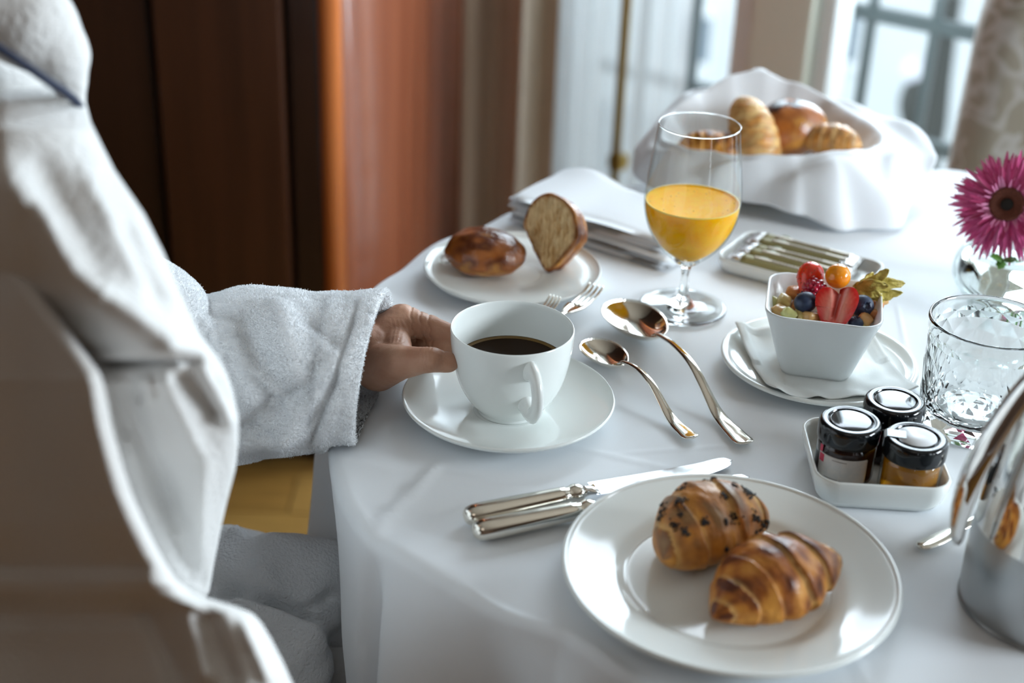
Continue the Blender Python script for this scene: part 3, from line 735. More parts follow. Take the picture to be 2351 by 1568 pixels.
for k in range(5):
    q = TRC+dy*(-.0305+.0150*k)+dx*(-.006+rng.uniform(-.002, .003))
    sachet((q.x, q.y, TZ+.0125+.0015*(k % 2)), (rng.uniform(-.05, .1)-.05, 0, ang+rng.uniform(-.03, .03)), labs[k])

# ---------------------------------------------------------------- folded napkins
napm = mat('napkin_linen', (.80, .83, .86), .8, sheen=.2, bump=[(1200, .12, .0004)])
def napkin(loc, rz, L_, W_, layers, th, label, name='folded_napkin', sag=0):
    t = thing(name, label, 'napkin', loc, rz); z = 0
    for k in range(layers):
        V = []; nx_, ny_ = 26, 16; hx, hy = L_/2-.0012*k*(1 if k % 2 else .4), W_/2-.0010*k
        def ht(x, y): return .0016*nz((x+loc[0], y+loc[1], k*.1), 18)+sag*max(0, (-x/L_))*0
        for s in (0, 1):
            for i in range(nx_):
                for j in range(ny_):
                    x = -hx+2*hx*i/(nx_-1); y = -hy+2*hy*j/(ny_-1)
                    e = min(hx-abs(x), hy-abs(y)); rnd = th/2*(1-math.sqrt(max(0, 1-max(0, 1-e/(th*.5))**2)))
                    zb = z+(rnd if s == 0 else th-rnd)+ht(x, y)*(k+s)*.5+ .010*sag*math.exp(-((x+hx*.65)/.03)**2)*((y+hy)/(2*hy))**2*(k+s)/layers
                    V.append((x, y, zb))
        G = grid_faces(nx_, ny_, False); o_ = nx_*ny_; F = [g[::-1] for g in G]+[tuple(i+o_ for i in g) for g in G]
        for i in range(nx_-1):
            a = i*ny_; b = (i+1)*ny_; F += [(a, a+o_, b+o_, b)[::-1], (a+ny_-1, b+ny_-1, b+ny_-1+o_, a+ny_-1+o_)[::-1]]
        for j in range(ny_-1): F += [(j, j+1, j+1+o_, j+o_)[::-1], ((nx_-1)*ny_+j, (nx_-1)*ny_+j+o_, (nx_-1)*ny_+j+1+o_, (nx_-1)*ny_+j+1)[::-1]]
        obj('fold', V, F, napm, t); z += th*.93
    return t
na = math.atan2(-.115, .158)
napkin((.098, 1.322, TZ), na, .188, .108, 3, .0042, 'folded white napkin, lower one of the pile behind the wine glass')
napkin((.096, 1.330, TZ+.0125), na+.02, .186, .104, 3, .0045, 'folded white napkin, upper one of the pile behind the wine glass', sag=1.2)
# ---------------------------------------------------------------- pastry
def pm(name, rough=.45, coat=.14, bs=.6):
    return mat(name, (1, 1, 1), rough, coat=coat, attr='Col', col2=(.78, .70, .62), cscale=160, cdet=6, thr=(.3, .75), bump=[(260, bs, .0012), (70, .3, .002)], spec=.4)
CRUST = pm('baked_crust'); CRUSTG = pm('glazed_crust', .28, .4); CRUMB = pm('flaky_crumb', .6, 0, .5)
C_DK = np.array((.13, .032, .009)); C_BR = np.array((.43, .135, .022)); C_GO = np.array((.78, .36, .065)); C_PA = np.array((.90, .60, .24))
def mixc(a, b, t): t = min(1, max(0, t)); return a*(1-t)+b*t
def croissant_mesh(L_, rw, rh, nb=3.5, bend=.1, seed=0, pale=0.0, nu=110, nv=56, tip=.62, twist=.0, asym=0, amp=.085, tilt=.10, pw=2.6):
    V = []; Cc = []
    for i in range(nu+1):
        u = -1+2*i/nu; uc = u-asym*(1-u*u)
        env = max(0, 1-abs(u)**pw)**tip
        ring = []
        for j in range(nv):
            a = 2*PI*j/nv; ca, sa = math.cos(a), math.sin(a)
            uu = uc+.07*math.sin(a+seed)+.045*nz((u*2, ca, sa), 1.3, seed)
            k = abs(uu+tilt*math.sin(a-.5)*(1-abs(u)))*nb+.25; fr = k-math.floor(k); idx = math.floor(k)
            # each layer swells then drops to the next, smaller one
            step = (1-fr)**.55 if fr > .06 else 1-.15*(1-fr/.06)
            bump_ = amp*(step-.5)*min(1, env*1.4)
            nn_ = .05*nz((u*3, ca*1.2, sa*1.2), 1.6, seed+3)+.018*nz((u*9, ca*3, sa*3), 2.2, seed)
            rr = env*(1+bump_+nn_)
            y = rw*rr*ca; z = rh*rr*sa
            if sa < 0: z *= .62
            x = L_/2*u*(1-.0*abs(u)); y2 = y-bend*L_*(u*u)
            V.append((x, y2+twist*u*rw, z+rh*.62*.96))
            q = nz((u*4, ca*1.5, sa*1.5), 1.5, seed+9)
            top_ = max(0, sa)
            t_ = .35+.55*top_*(1-fr)**.8+q*.75
            col = mixc(C_GO, C_BR, t_*1.5)
            col = mixc(col, C_DK, (top_*(.9 if fr < .45 else .25)+q*1.6-.36)*1.2)
            if fr > .80: col = mixc(col, C_PA, (fr-.80)/.2*.8)
            if sa < -.2: col = mixc(col, C_GO*.8, .5)
            col = mixc(col, C_PA*.95, pale*(.55+q))
            Cc.append(col)
    F = grid_faces(nu+1, nv); return V, F, Cc
def rotm(rx, ry, rz): return Euler((rx, ry, rz)).to_matrix()
PZ = TZ+.0042
t = thing('croissant', 'small golden croissant in front on the large plate', 'croissant', (.1660, .7170, PZ-.001), R(37))
V, F, Cc = croissant_mesh(.112, .0300, .0275, nb=3.2, bend=.05, seed=2, tip=.80, pw=1.75, asym=-.12, amp=.15, tilt=.16)
obj('crust', V, F, CRUST, t, colors=Cc)
t = thing('croissant', 'small croissant topped with dark seeds behind on the large plate', 'croissant', (.1285, .7690, PZ-.0005), R(44), rot=(R(0), 0, R(38)))
V, F, Cc = croissant_mesh(.092, .0285, .0310, nb=2.1, bend=.12, seed=11, tip=.62, pw=2.0, pale=.26, amp=.12, tilt=.2)
cro2 = obj('crust', V, F, CRUST, t, colors=Cc)
# seeds on it, in clusters
sv = []; sf = []; VA = np.array(V); nu_, nv_ = 110, 56
cl_ = [(8+int(rng.integers(0, 92)), int(nv_*.25)+int(rng.integers(-15, 16)), rng.uniform(.0008, .0024)) for _ in range(30)]
for (ci, cj, sg) in cl_:
    def nrm_at(k):
        i, j = divmod(k, nv_); i = min(max(i, 1), nu_-1); e1 = VA[(i+1)*nv_+j]-VA[(i-1)*nv_+j]; e2 = VA[i*nv_+(j+1) % nv_]-VA[i*nv_+(j-1) % nv_]; n_ = Vector(np.cross(e1, e2)).normalized()
        return n_ if n_.dot(Vector(VA[k])-Vector((VA[k][0], VA[i*nv_:(i+1)*nv_, 1].mean(), .014))) > 0 else -n_
    k0 = ci*nv_+cj % nv_; n0 = nrm_at(k0); tq = n0.to_track_quat('Z', 'Y').to_matrix()
    for s in range(int(rng.integers(8, 30))):
        p_ = Vector(VA[k0])+tq @ Vector((rng.normal(0, sg), rng.normal(0, sg), 0)); k1 = int(np.argmin(((VA-np.array(p_))**2).sum(1))); n1 = nrm_at(k1); p_ = p_-n1*((p_-Vector(VA[k1])).dot(n1))
        q = n1.to_track_quat('Z', 'Y').to_matrix() @ rotm(0, 0, rng.uniform(0, 6))
        v, f = ellipsoid_vf(p_+n1*.0005, .00085, .0006, .0006, 6, 4, q); sf += [tuple(a_+len(sv) for a_ in g) for g in f]; sv += v
tag(obj('dark_seeds', sv, sf, mat('nigella_seed', (.012, .011, .012), .35), t), kind='stuff')
# crumbs: small flakes near it
v_, f_ = [], []
for k in range(9):
    a, b = .085+rng.uniform(0, .1), .70+rng.uniform(0, .09)
    if (a-.143)**2+(b-.738)**2 > .0035: continue
    v, f = ellipsoid_vf((a, b, PZ+.0002), rng.uniform(.0004, .0010), .0005, .0002, 6, 4); f_ += [tuple(i+len(v_) for i in g) for g in f]; v_ += v

# bun and half pastry on the bread plate
t = thing('glazed_bun', 'round dark glazed bun on the small plate', 'bun', (-.0275, 1.197, TZ+.0066), R(-18))
V = []; Cc = []; nu, nv = 44, 72
for i in range(nu+1):
    th = PI*i/nu
    for j in range(nv):
        ph = 2*PI*j/nv; s, c = math.sin(th)**.8 if 0 < i < nu else 0, math.cos(th)
        x, y, z = s*math.cos(ph), s*math.sin(ph), c
        d = 1+.06*nz((x, y, z), 1.6, 4)+.03*nz((x, y, z), 4, 2)
        swirl = .012*math.sin(3*ph+6*th); d += swirl*(s**2)
        V.append((.0375*x*d, .0320*y*d, (.0235*z if z > 0 else .016*z)*d+.0160))
        q = nz((x, y, z), 2.6, 8); Cc.append(mixc(mixc(C_BR*.95, C_DK, .45+q*1.3+.35*z), C_GO, -.25-z*.9+q*1.2 if z < .35 else q*.9-.35))
obj('crust', V, grid_faces(nu+1, nv), CRUSTG, t, colors=Cc)
# melted sugar bead at its left end
V, F = ellipsoid_vf((-.0385, -.004, .0050), .0045, .005, .006, 14, 10); obj('sugar_glaze', V, F, mat('sugar_glaze', (.95, .93, .9), .05, trans=.7), t)
t = thing('halved_pastry', 'cut half of a flaky pastry leaning on the bun', 'pastry', (.026, 1.203, TZ+.0080), rot=(R(-20), R(-3), R(-38)))
# the cut face looks along -y; outline in x,z
def outl(a):
    c, s = math.cos(a), math.sin(a)
    x = .0295*c*(1+.10*s); z = .0345*s
    if s < 0: x *= (1+.55*s) if s > -1 else .45
    return x+(.006*s*-1 if s < 0 else -.004*s), z+.034
V = []; Cc = []; nr, na_ = 30, 96; dome = .026
for i in range(nr+1):      # face
    rr = i/nr
    for j in range(na_):
        a = 2*PI*j/na_; x, z = outl(a); x *= rr; z = .034+(z-.034)*rr
        lay = math.sin((x*1.0+z*.22)*1500+2.5*nz((x, 0, z), 60)+3*nz((x, 0, z), 150)); hole = nz((x*2.0, 0, z*.6), 130, 5)
        y = -.0022*lay*(rr < .97)-.004*max(0, .15-abs(hole))*0+.0055*max(0, hole)-.0030*math.sin(rr*PI/2)
        V.append((x, y, z)); c = mixc(np.array((.98, .78, .45)), np.array((.66, .40, .15)), .28-.35*lay+.8*hole)
        c = mixc(c, C_BR, (rr-.88)/.12); Cc.append(c)
o = obj('cut_face', V, grid_faces(nr+1, na_), CRUMB, t, colors=Cc)
V = []; Cc = []
for i in range(25):
    u = i/24
    for j in range(na_):
        a = 2*PI*j/na_; x, z = outl(a); k = math.cos(u*PI/2)**.6 if u < 1 else 0; fl = 1+.03*math.sin(u*26)*(1-u)+.02*nz((a, u*4, 0), 3)
        V.append((x*k*fl*1.01+.010*u, dome*math.sin(u*PI/2)*fl-.002, .034+(z-.034)*k*fl*1.01)); q = nz((x*40, u*3, z*40), 1.5)
        Cc.append(mixc(mixc(C_GO, C_BR, .75+q), C_DK, .1+q*1.2+.25*math.sin(u*26)))
obj('crust', V, grid_faces(25, na_), CRUSTG, t, colors=Cc)

# ---------------------------------------------------------------- bread basket: oval dish lined with a napkin
BC = Vector((.268, 1.462))
bk_ = thing('bread_dish', 'pale oval dish under the bread napkin', 'dish', (BC.x, BC.y, TZ))
V, F = lathe_vf(smoothprof([(0, .001), (.055, .001), (.058, 0), (.062, .001), (.080, .012), (.096, .030), (.098, .032), (.096, .033), (.078, .015), (.058, .006), (0, .005)], 4), 72)
V = [(x*1.02, y*.86, z) for x, y, z in V]; obj('dish_body', V, F, mat('cream_porcelain', (.62, .58, .48), .3), bk_)
# napkin control: angle(deg) -> rim (radius, z), hem (radius, z)
KA = [0, 20, 45, 70, 90, 110, 135, 160, 180, 205, 225, 245, 262, 280, 300, 318, 335, 350, 360]
RR_ = [.110, .105, .100, .095, .092, .092, .100, .108, .112, .104, .090, .082, .080, .080, .085, .094, .104, .110, .110]
RZ_ = [.062, .066, .074, .088, .099, .094, .078, .060, .050, .054, .058, .059, .060, .063, .066, .066, .062, .058, .062]
HR_ = [.175, .185, .150, .120, .115, .115, .128, .150, .150, .128, .106, .098, .098, .108, .140, .172, .160, .165, .175]
HZ_ = [.045, .052, .050, .060, .070, .066, .050, .020, .012, .012, .014, .016, .016, .012, .003, .003, .012, .030, .045]
V = []; na_ = 240; st = 44
def cubi(xs, ys, x):
    i = int(np.searchsorted(xs, x, side='right')-1); i = min(max(i, 0), len(xs)-2); t = (x-xs[i])/(xs[i+1]-xs[i]); t = t*t*(3-2*t); return ys[i]*(1-t)+ys[i+1]*t
for i in range(st+1):
    u = i/st
    for j in range(na_):
        d = 360*j/na_; a = R(d); rr, rz, hr, hz_ = (cubi(KA, q, d) for q in (RR_, RZ_, HR_, HZ_))
        if u < .45:
            t = u/.45; r_ = rr*t; z = .010+(rz-.010)*max(0, (t-.35)/.65)**1.7
        else:
            t = (u-.45)/.55; s = math.sin(t*PI/2); r_ = rr+(hr-rr)*t**.9; z = rz+.004*math.sin(min(1, t*6)*PI)*(t < .167)+(hz_-rz)*(1-math.cos(t*PI/2)**1.0) if t > 0 else rz
            r_ += .006*math.sin(a*5+t*2)*t; z += (.006*math.sin(a*7+t*5+1)+.009*nz((math.cos(a)*1.5, math.sin(a)*1.5, t*1.3), 1.8))*math.sin(PI*min(1, t*.92))
            z = max(z, .0035+(.030-.0)*max(0, 1-((r_*math.cos(a)/.10)**2+(r_*math.sin(a)/.085)**2))**.5)
        V.append((BC.x+r_*math.cos(a), BC.y+r_*math.sin(a), TZ+z))
cnap = obj('napkin', V, grid_faces(st+1, na_), napm); tag(cnap, 'white linen napkin draped in the bread dish around the pastries', 'napkin')
s_ = cnap.modifiers.new('s', 'SOLIDIFY'); s_.thickness = .0016; s_.offset = 1
# breads in it
def bread(name, label, cat, loc, rot, args, m=CRUST, sc=1):
    t = thing(name, label, cat, loc, rot=rot); V, F, Cc = croissant_mesh(**args); V = [tuple(Vector(v)*sc) for v in V]; obj('crust', V, F, m, t, colors=Cc); return t
bread('croissant', 'pale croissant standing in the bread napkin behind the wine glass', 'croissant', tuple(Y(1712, 335, 1.455)), (R(8), R(-50), R(112)), dict(L_=.100, rw=.026, rh=.026, nb=4.2, bend=-.03, seed=31, pale=.95, tip=.6))
t = thing('bread_roll', 'dark brown round roll in the middle of the bread napkin', 'roll', tuple(Y(1818, 338, 1.47)), rot=(R(-25), R(-10), R(20)))
V = []; Cc = []; nu, nv = 36, 56
for i in range(nu+1):
    th = PI*i/nu
    for j in range(nv):
        ph = 2*PI*j/nv; x, y, z = math.sin(th)*math.cos(ph), math.sin(th)*math.sin(ph), math.cos(th); d = 1+.07*nz((x, y, z), 1.4, 14)
        V.append((.043*x*d, .036*y*d, .032*z*d+.020)); q = nz((x, y, z), 3, 6)
        Cc.append(mixc(mixc(C_BR, C_DK, .35+q), C_GO, .05-z*.4+q) if not (z > .62 and q > -.12) else np.array((.035, .014, .010)))
obj('crust', V, grid_faces(nu+1, nv), CRUSTG, t, colors=Cc)
bread('pastry', 'small twisted pastry at the right of the bread napkin', 'pastry', tuple(Y(1905, 352, 1.45)), (0, 0, R(-20)), dict(L_=.066, rw=.02, rh=.02, nb=3, bend=.05, seed=41, pale=.5))
bread('croissant', 'croissant seen through the wine glass at the left of the bread napkin', 'croissant', tuple(Y(1630, 365, 1.44)), (0, 0, R(-12)), dict(L_=.07, rw=.02, rh=.019, nb=3.6, bend=.03, seed=51))

# ---------------------------------------------------------------- fruit bowl
FB = Vector((.2490, 1.0360, TZ+.0062)); frz = R(-11)
# paper napkin on the saucer
papm = mat('paper_napkin', (.80, .83, .82), .85, bump=[(900, .3, .0005), (40, .15, .003)])
V = []; n = 50; ang = R(8)
for i in range(n):
    for j in range(n):
        x, y = -.058+.116*i/(n-1), -.062+.118*j/(n-1)
        r_ = math.hypot(x, y); zz = .0066+.0100*max(0, (r_-.042)/.034)**1.2+.0012*nz((x, y, 0), 55)+.0013*math.sin(x*210+1.5*nz((x, y, 0), 40))*max(0, (r_-.030)/.03)
        if max(abs(x), abs(y)) > .05 and y > 0: zz += .002
        xr, yr = x*math.cos(ang)-y*math.sin(ang), x*math.sin(ang)+y*math.cos(ang)
        V.append((FB.x+.004+xr, FB.y-.002+yr, TZ+zz))
pn = obj('paper_napkin', V, grid_faces(n, n, False), papm); tag(pn, 'crinkled white paper napkin between fruit bowl and saucer', 'napkin')
s_ = pn.modifiers.new('s', 'SOLIDIFY'); s_.thickness = .0008; s_.offset = 1
fb = thing('fruit_bowl', 'square white bowl filled with fruit', 'bowl', FB, frz)
rings = [(.0250, .0240, .008, 0), (.0270, .026, .010, .0006), (.0290, .028, .012, .004), (.0345, .0335, .014, .022), (.0405, .0395, .016, .042), (.0455, .0445, .018, .0575), (.0458, .0448, .018, .0592), (.0448, .0438, .0175, .0598), (.0436, .0426, .017, .0588), (.0385, .0375, .015, .042), (.0325, .0315, .013, .022), (.025, .024, .01, .006)]
obj('bowl_body', *rsq_vf(rings, 12), mat('bowl_porcelain', (.77, .81, .82), .20), fb)
FZ = FB.z+.050
def fpos(px, py, z): q = P(px, py, z); return (q.x, q.y, z)
# diced fruit, each piece a thing
mel = [mat('diced_%s' % n, c, .25, sss=.2, ssscol=(.006, .004, .002), col2=tuple(x*.75 for x in c), cscale=90, bump=[(150, .3, .002)]) for n, c in (('pear', (.72, .55, .20)), ('apple', (.70, .42, .16)), ('peach', (.66, .27, .08)), ('melon', (.62, .60, .24)))]
nm = ['pear', 'apple', 'peach', 'melon']
spots = [(1800, 692, .806, 0), (1822, 672, .808, 2), (1790, 715, .803, 1), (1812, 722, .806, 3), (1840, 725, .805, 0), (1860, 728, .806, 1), (1833, 705, .803, 2), (1780, 700, .800, 3), (1845, 660, .803, 1),
         (1985, 735, .806, 1), (2003, 722, .807, 2), (2010, 700, .806, 2), (1990, 712, .803, 0), (1975, 745, .803, 3), (2020, 688, .803, 1), (1995, 690, .807, 2), (1900, 715, .800, 0), (1930, 690, .799, 3), (1890, 680, .798, 1), (1950, 720, .799, 2), (1880, 735, .801, 2), (1940, 660, .800, 0)]
cube = None
for k, (px, py, z, mi) in enumerate(spots):
    cx, cy, cz = fpos(px, py, z)
    V, F = rsq_vf([(.0045, .0040, .0022, -.0042), (.0060, .0052, .0026, -.0030), (.0062, .0055, .0026, .0025), (.0045, .0040, .0022, .0042)], 3)
    V = [(x*(1+.15*nz((x*200, y*200, k), 1)), y*(1+.1*math.sin(k)), zz) for x, y, zz in V]
    o = obj('fruit_piece', V, F, mel[mi]); o.location = (cx, cy, cz); o.rotation_euler = (rng.uniform(-.7, .7), rng.uniform(-.7, .7), rng.uniform(0, 6))
    tag(o, 'small diced %s-coloured fruit piece among its like in the square bowl' % ['pale yellow', 'golden', 'orange', 'greenish'][mi], 'fruit', '%s diced fruit in the square bowl' % ['pale yellow', 'golden', 'orange', 'greenish'][mi])
def strawberry_mesh(S, seed, half=False):
    V = []; Cc = []; nu, nv = 40, 48
    for i in range(nu+1):
        u = i/nu; r_ = (math.sin(PI*u**.72))**.75*(1-.15*u)
        for j in range(nv):
            a = 2*PI*j/nv; d = 1+.05*nz((math.cos(a), math.sin(a), u*2), 1.5, seed)
            x = .48*r_*math.cos(a)*d; y = .48*r_*math.sin(a)*d; z = .62-1.25*u
            if half and y < 0: y = -.02*math.cos(x*4)
            V.append((x*S, y*S, z*S))
            q = nz((x, y, z), 3, seed); col = mixc(np.array((.62, .012, .012)), np.array((.85, .06, .02)), .5+q)
            col = mixc(col, np.array((.9, .45, .25)), (.10-u)/.1)
            if half and y < .01:
                e = math.hypot(x/.42, (z+.02)/.58); col = mixc(np.array((.80, .30, .24)), np.array((.70, .03, .03)), (e-.55)/.4+.25*nz((x*6, z*2, 0), 2)); 
                cav = abs(x-.02)/.10+max(0, -z-.25)*3; col = mixc(np.array((.50, .04, .03)), col, cav)
            Cc.append(col)
    return V, grid_faces(nu+1, nv), Cc
SBM = mat('strawberry_skin', (1, 1, 1), .22, attr='Col', coat=.3, sss=.08, ssscol=(.004, .001, .001), bump=[(200, .25, .001)])
seedm = mat('seed', (.30, .10, .02), .5)
t = thing('strawberry', 'whole red strawberry at the back of the fruit bowl', 'strawberry', fpos(1857, 640, .822), rot=(R(-40), R(30), 0))
V, F, Cc = strawberry_mesh(.024, 3); obj('flesh', V, F, SBM, t, colors=Cc)
sv = []; sf = []
for i in range(6, 34, 4):
    for j in range(0, 48, 5):
        p_ = Vector(V[i*48+(j+i) % 48]); v, f = ellipsoid_vf(p_*1.005, .0004, .0004, .0006, 6, 4); sf += [tuple(a+len(sv) for a in g) for g in f]; sv += v
tag(obj('seeds', sv, sf, seedm, t), kind='stuff')
# halved strawberry: heart-shaped cut face towards the camera
c_ = Vector(fpos(1920, 705, .818)); vd = (CAM-c_).normalized()
t = thing('halved_strawberry', 'halved strawberry with its heart-shaped cut face in front of the fruit bowl', 'strawberry', c_)
ydir = -vd+Vector((0.0, 0, .18)); ydir.normalize(); zdir = Vector((.06, 0, 1)); zdir = (zdir-ydir*zdir.dot(ydir)).normalized(); xdir = ydir.cross(zdir)
t.rotation_mode = 'XYZ'; t.rotation_euler = Matrix((xdir, ydir, zdir)).transposed().to_euler()
V = []; Cc = []; na_ = 96; nr = 26
HP = [(0, .0138), (.0035, .0165), (.0085, .0180), (.0130, .0160), (.0158, .0100), (.0152, .002), (.0125, -.0070), (.0085, -.0140), (.0045, -.0180), (.0012, -.0190)]
half_ = smoothprof(HP, 5); outl_ = [(x+.003*(x > 0)*0, z) for x, z in half_]+[(-x*1.08, z*.96+.001*0-(.003 if z > 0 else 0)) for x, z in half_[::-1]]
na_ = len(outl_)
for i in range(nr+1):
    rr = i/nr
    for (ox, oz) in outl_:
        x, z = ox*rr, -.001+(oz+.001)*rr; w_ = .0022+.0014*max(0, z/.01)
        cav = math.exp(-((x-.001*0)/w_)**2)*(1/(1+math.exp(-(z+.010)*900)))
        V.append((x, .0035*cav-.0006*(1-rr**6)+.0002*nz((x, z, 0), 400), z))
        str_ = .12*math.sin(math.atan2(z+.012, x)*46+2*nz((x, z, 0), 200)); c = mixc(np.array((.72, .13, .09)), np.array((.66, .022, .018)), (rr-.62)/.28+str_+.0); c = mixc(c, np.array((.46, .05, .035)), cav*.9); c = mixc(c, np.array((.82, .38, .28)), .55*math.exp(-((abs(x)-.0055)/.0022)**2)*(z > -.012)); Cc.append(c)
obj('cut_face', V, grid_faces(nr+1, na_), SBM, t, colors=Cc)
V = []; Cc = []
for i in range(15):
    u = i/14; k = math.cos(u*PI/2)**.5 if i < 14 else 0
    for (ox, oz) in outl_: V.append((ox*k, .0110*math.sin(u*PI/2), -.001+(oz+.001)*k)); Cc.append(mixc(np.array((.66, .02, .015)), np.array((.75, .06, .02)), nz((ox*100, u, oz*100), 1)+.3))
obj('skin', V, grid_faces(15, na_), SBM, t, colors=Cc)
sv = []; sf = []
for k in range(16):
    q = V[(1+k % 3)*na_+(40+k*3) % na_]; v, f = ellipsoid_vf(q, .0004, .0004, .0006, 6, 4); sf += [tuple(a+len(sv) for a in g) for g in f]; sv += v
tag(obj('seeds', sv, sf, seedm, t), kind='stuff')
# raspberry
t = thing('raspberry', 'dark red raspberry between strawberry and orange berry', 'raspberry', fpos(1870, 668, .817), rot=(R(35), R(-20), 0))
V = []; F = []
for i in range(6):
    th = PI*(.12+.15*i); m_ = max(3, int(round(9*math.sin(th)+1)))
    for j in range(m_):
        ph = 2*PI*(j+.5*(i % 2))/m_; c = (.0078*math.sin(th)*math.cos(ph), .0078*math.sin(th)*math.sin(ph), .0085*math.cos(th)); v, f = ellipsoid_vf(c, .0031, .0031, .0030, 12, 8); F += [tuple(a+len(V) for a in g) for g in f]; V += v
obj('drupelets', V, F, mat('raspberry_flesh', (.42, .012, .045), .22, coat=.4, sss=.15, ssscol=(.004, .001, .001)), t)
# physalis with husk
pc = Vector(fpos(1924, 634, .831)); t = thing('physalis', 'orange physalis berry with its dry husk folded back', 'physalis', pc)
V, F = ellipsoid_vf((0, 0, 0), .0102, .0102, .0100, 36, 24); obj('berry', V, F, mat('physalis_skin', (.86, .30, .012), .18, coat=.4, sss=.15, ssscol=(.006, .002, .001)), t)
huskm = mat('dry_husk', (.70, .58, .14), .5, col2=(.46, .35, .06), cscale=140, bump=[(120, .7, .003)], trans=.12)
rootp = Y(1962, 665, pc.y+.004)-pc
tips = [(2040, 618, .002), (2078, 650, .008), (2072, 672, .002), (2030, 690, -.004), (2005, 625, .012), (2038, 655, -.003)]
for k, (px, py, dy_) in enumerate(tips):
    tp = Y(px, py, pc.y+dy_)-pc; mid = rootp.lerp(tp, .5)+Vector((0, -.002, .0035 if k % 2 else -.002)); pth = crv([rootp, mid, tp], 7); n = len(pth); V = []
    for i, q in enumerate(pth):
        u = i/(n-1); w_ = .0058*math.sin(PI*(.10+.90*u))**.6*(1-.35*u)+.0003; tt = (tp-rootp).normalized(); s = tt.cross(Vector((.2*k-.5, -1, .3))).normalized()
        for j in range(7):
            v = -1+j/3; V.append(q+s*w_*v+Vector((0, -1, 0))*(.0006*abs(v)+.0028*nz((u*5, v*2, k), 1.7)))
    o = obj('husk_leaf', V, grid_faces(n, 7, False), huskm, t); s_ = o.modifiers.new('s', 'SOLIDIFY'); s_.thickness = .0004
bbm = mat('blueberry_skin', (.012, .020, .050), .42, col2=(.035, .055, .11), cscale=120)
def blueberry(px, py, z, r_, label, rot):
    t = thing('blueberry', label, 'blueberry', fpos(px, py, z), rot=rot); V, F = lathe_vf(smoothprof([(0, -1), (.5, -.87), (.87, -.5), (1, 0), (.87, .5), (.55, .82), (.36, .90), (.34, .93), (.28, .86), (.2, .74), (0, .70)], 4), 32)
    V = [(x*r_, y*r_, zz*r_*.9) for x, y, zz in V]; obj('skin', V, F, bbm, t)
    V = []; F = []
    for k in range(5):
        a = 2*PI*k/5; c, s = math.cos(a), math.sin(a); b = len(V)
        V += [(.30*r_*math.cos(a-.5), .30*r_*math.sin(a-.5), .80*r_), (.30*r_*math.cos(a+.5), .30*r_*math.sin(a+.5), .80*r_), (.46*r_*c, .46*r_*s, .93*r_)]; F.append((b, b+1, b+2))
    o = obj('crown', V, F, bbm, t, smooth=False); s_ = o.modifiers.new('s', 'SOLIDIFY'); s_.thickness = .0003
blueberry(1849, 694, .815, .0093, 'blueberry left of the halved strawberry in the fruit bowl', (R(-50), R(-30), 0))
blueberry(1980, 703, .813, .0093, 'blueberry right of the halved strawberry in the fruit bowl', (R(60), R(25), 0))
blueberry(1965, 742, .805, .0062, 'blueberry tucked low at the front rim of the fruit bowl', (0, 0, 0))

# ---------------------------------------------------------------- vase with gerbera
VC = (.462, 1.185)
vs = thing('flower_vase', 'low ribbed clear glass vase with water at the right', 'vase', (VC[0], VC[1], TZ))
def rib_lathe(name, prof, m, par, amp, nrib=26, seg=208):
    V, F = lathe_vf(prof, seg); V2 = []
    for x, y, z in V:
        r_ = math.hypot(x, y); a = math.atan2(y, x); k = 1+(amp*math.cos(nrib*a) if .01 < r_ and .004 < z < .048 else 0); V2.append((x*k, y*k, z))
    return obj(name, V2, F, m, par)
vo = smoothprof([(0, .001), (.030, .0), (.040, .003), (.050, .012), (.0545, .024), (.0535, .036), (.047, .047), (.040, .053), (.0375, .058), (.0385, .062)], 5); vi = smoothprof([(.0370, .062), (.0360, .057), (.0385, .052), (.045, .046), (.0512, .036), (.0522, .024), (.048, .013), (.038, .006), (0, .005)], 5)
rib_lathe('glass_body', vo, thin_glass('vase_glass', (.95, .985, .975), (.62, .70, .68)), vs, .018)
lathe('water', [(0, .0056), (.0375, .0066), (.0475, .0134), (.0516, .024), (.0507, .036), (.0460, .0440), (0, .0440)], mat('water', (.97, 1, .99), .0, trans=1, ior=1.33), vs, 64)
vs.scale = (1.13, 1.13, 1.05)
fl_c = Y(2312, 470, 1.178); t = thing('gerbera', 'pink gerbera with a dark centre in the low vase', 'flower', fl_c)
fn = (CAM-fl_c).normalized(); fn = (fn+Vector((-.10, .0, .15))).normalized()
t.rotation_euler = fn.to_track_quat('Z', 'Y').to_euler()
petm = [mat('petal_%d' % k, c, .5, sss=.1, ssscol=(.004, .001, .002), col2=c2, cscale=40) for k, (c, c2) in enumerate([((.80, .16, .40), (.56, .06, .22)), ((.90, .40, .60), (.74, .17, .40)), ((.62, .08, .25), (.44, .03, .13))])]
def petal_mesh(L_, W_, lift, curl, r0):
    V = []; n = 8
    for i in range(n+1):
        u = i/n; x = r0+L_*u; z = lift*u+curl*u*u; w_ = W_*math.sin(PI*(.14+.80*u))**.8*(1 if u < .9 else .7)
        for j in (-1, 0, 1): V.append((x, w_*j, z-.0006*(1-abs(j))))
    F = grid_faces(n+1, 3, False); me = bpy.data.meshes.new('petal'); me.from_pydata(V, [], F); me.polygons.foreach_set('use_smooth', [True]*len(F)); return me
specs = [(.035, .0023, -.004, -.010, .013, 56, 0), (.033, .0022, .001, -.006, .013, 54, 1), (.031, .0020, .004, -.005, .012, 50, 0), (.027, .0019, .007, -.003, .012, 44, 0), (.022, .0017, .009, -.001, .012, 38, 2), (.012, .0011, .008, .002, .011, 40, 1)]
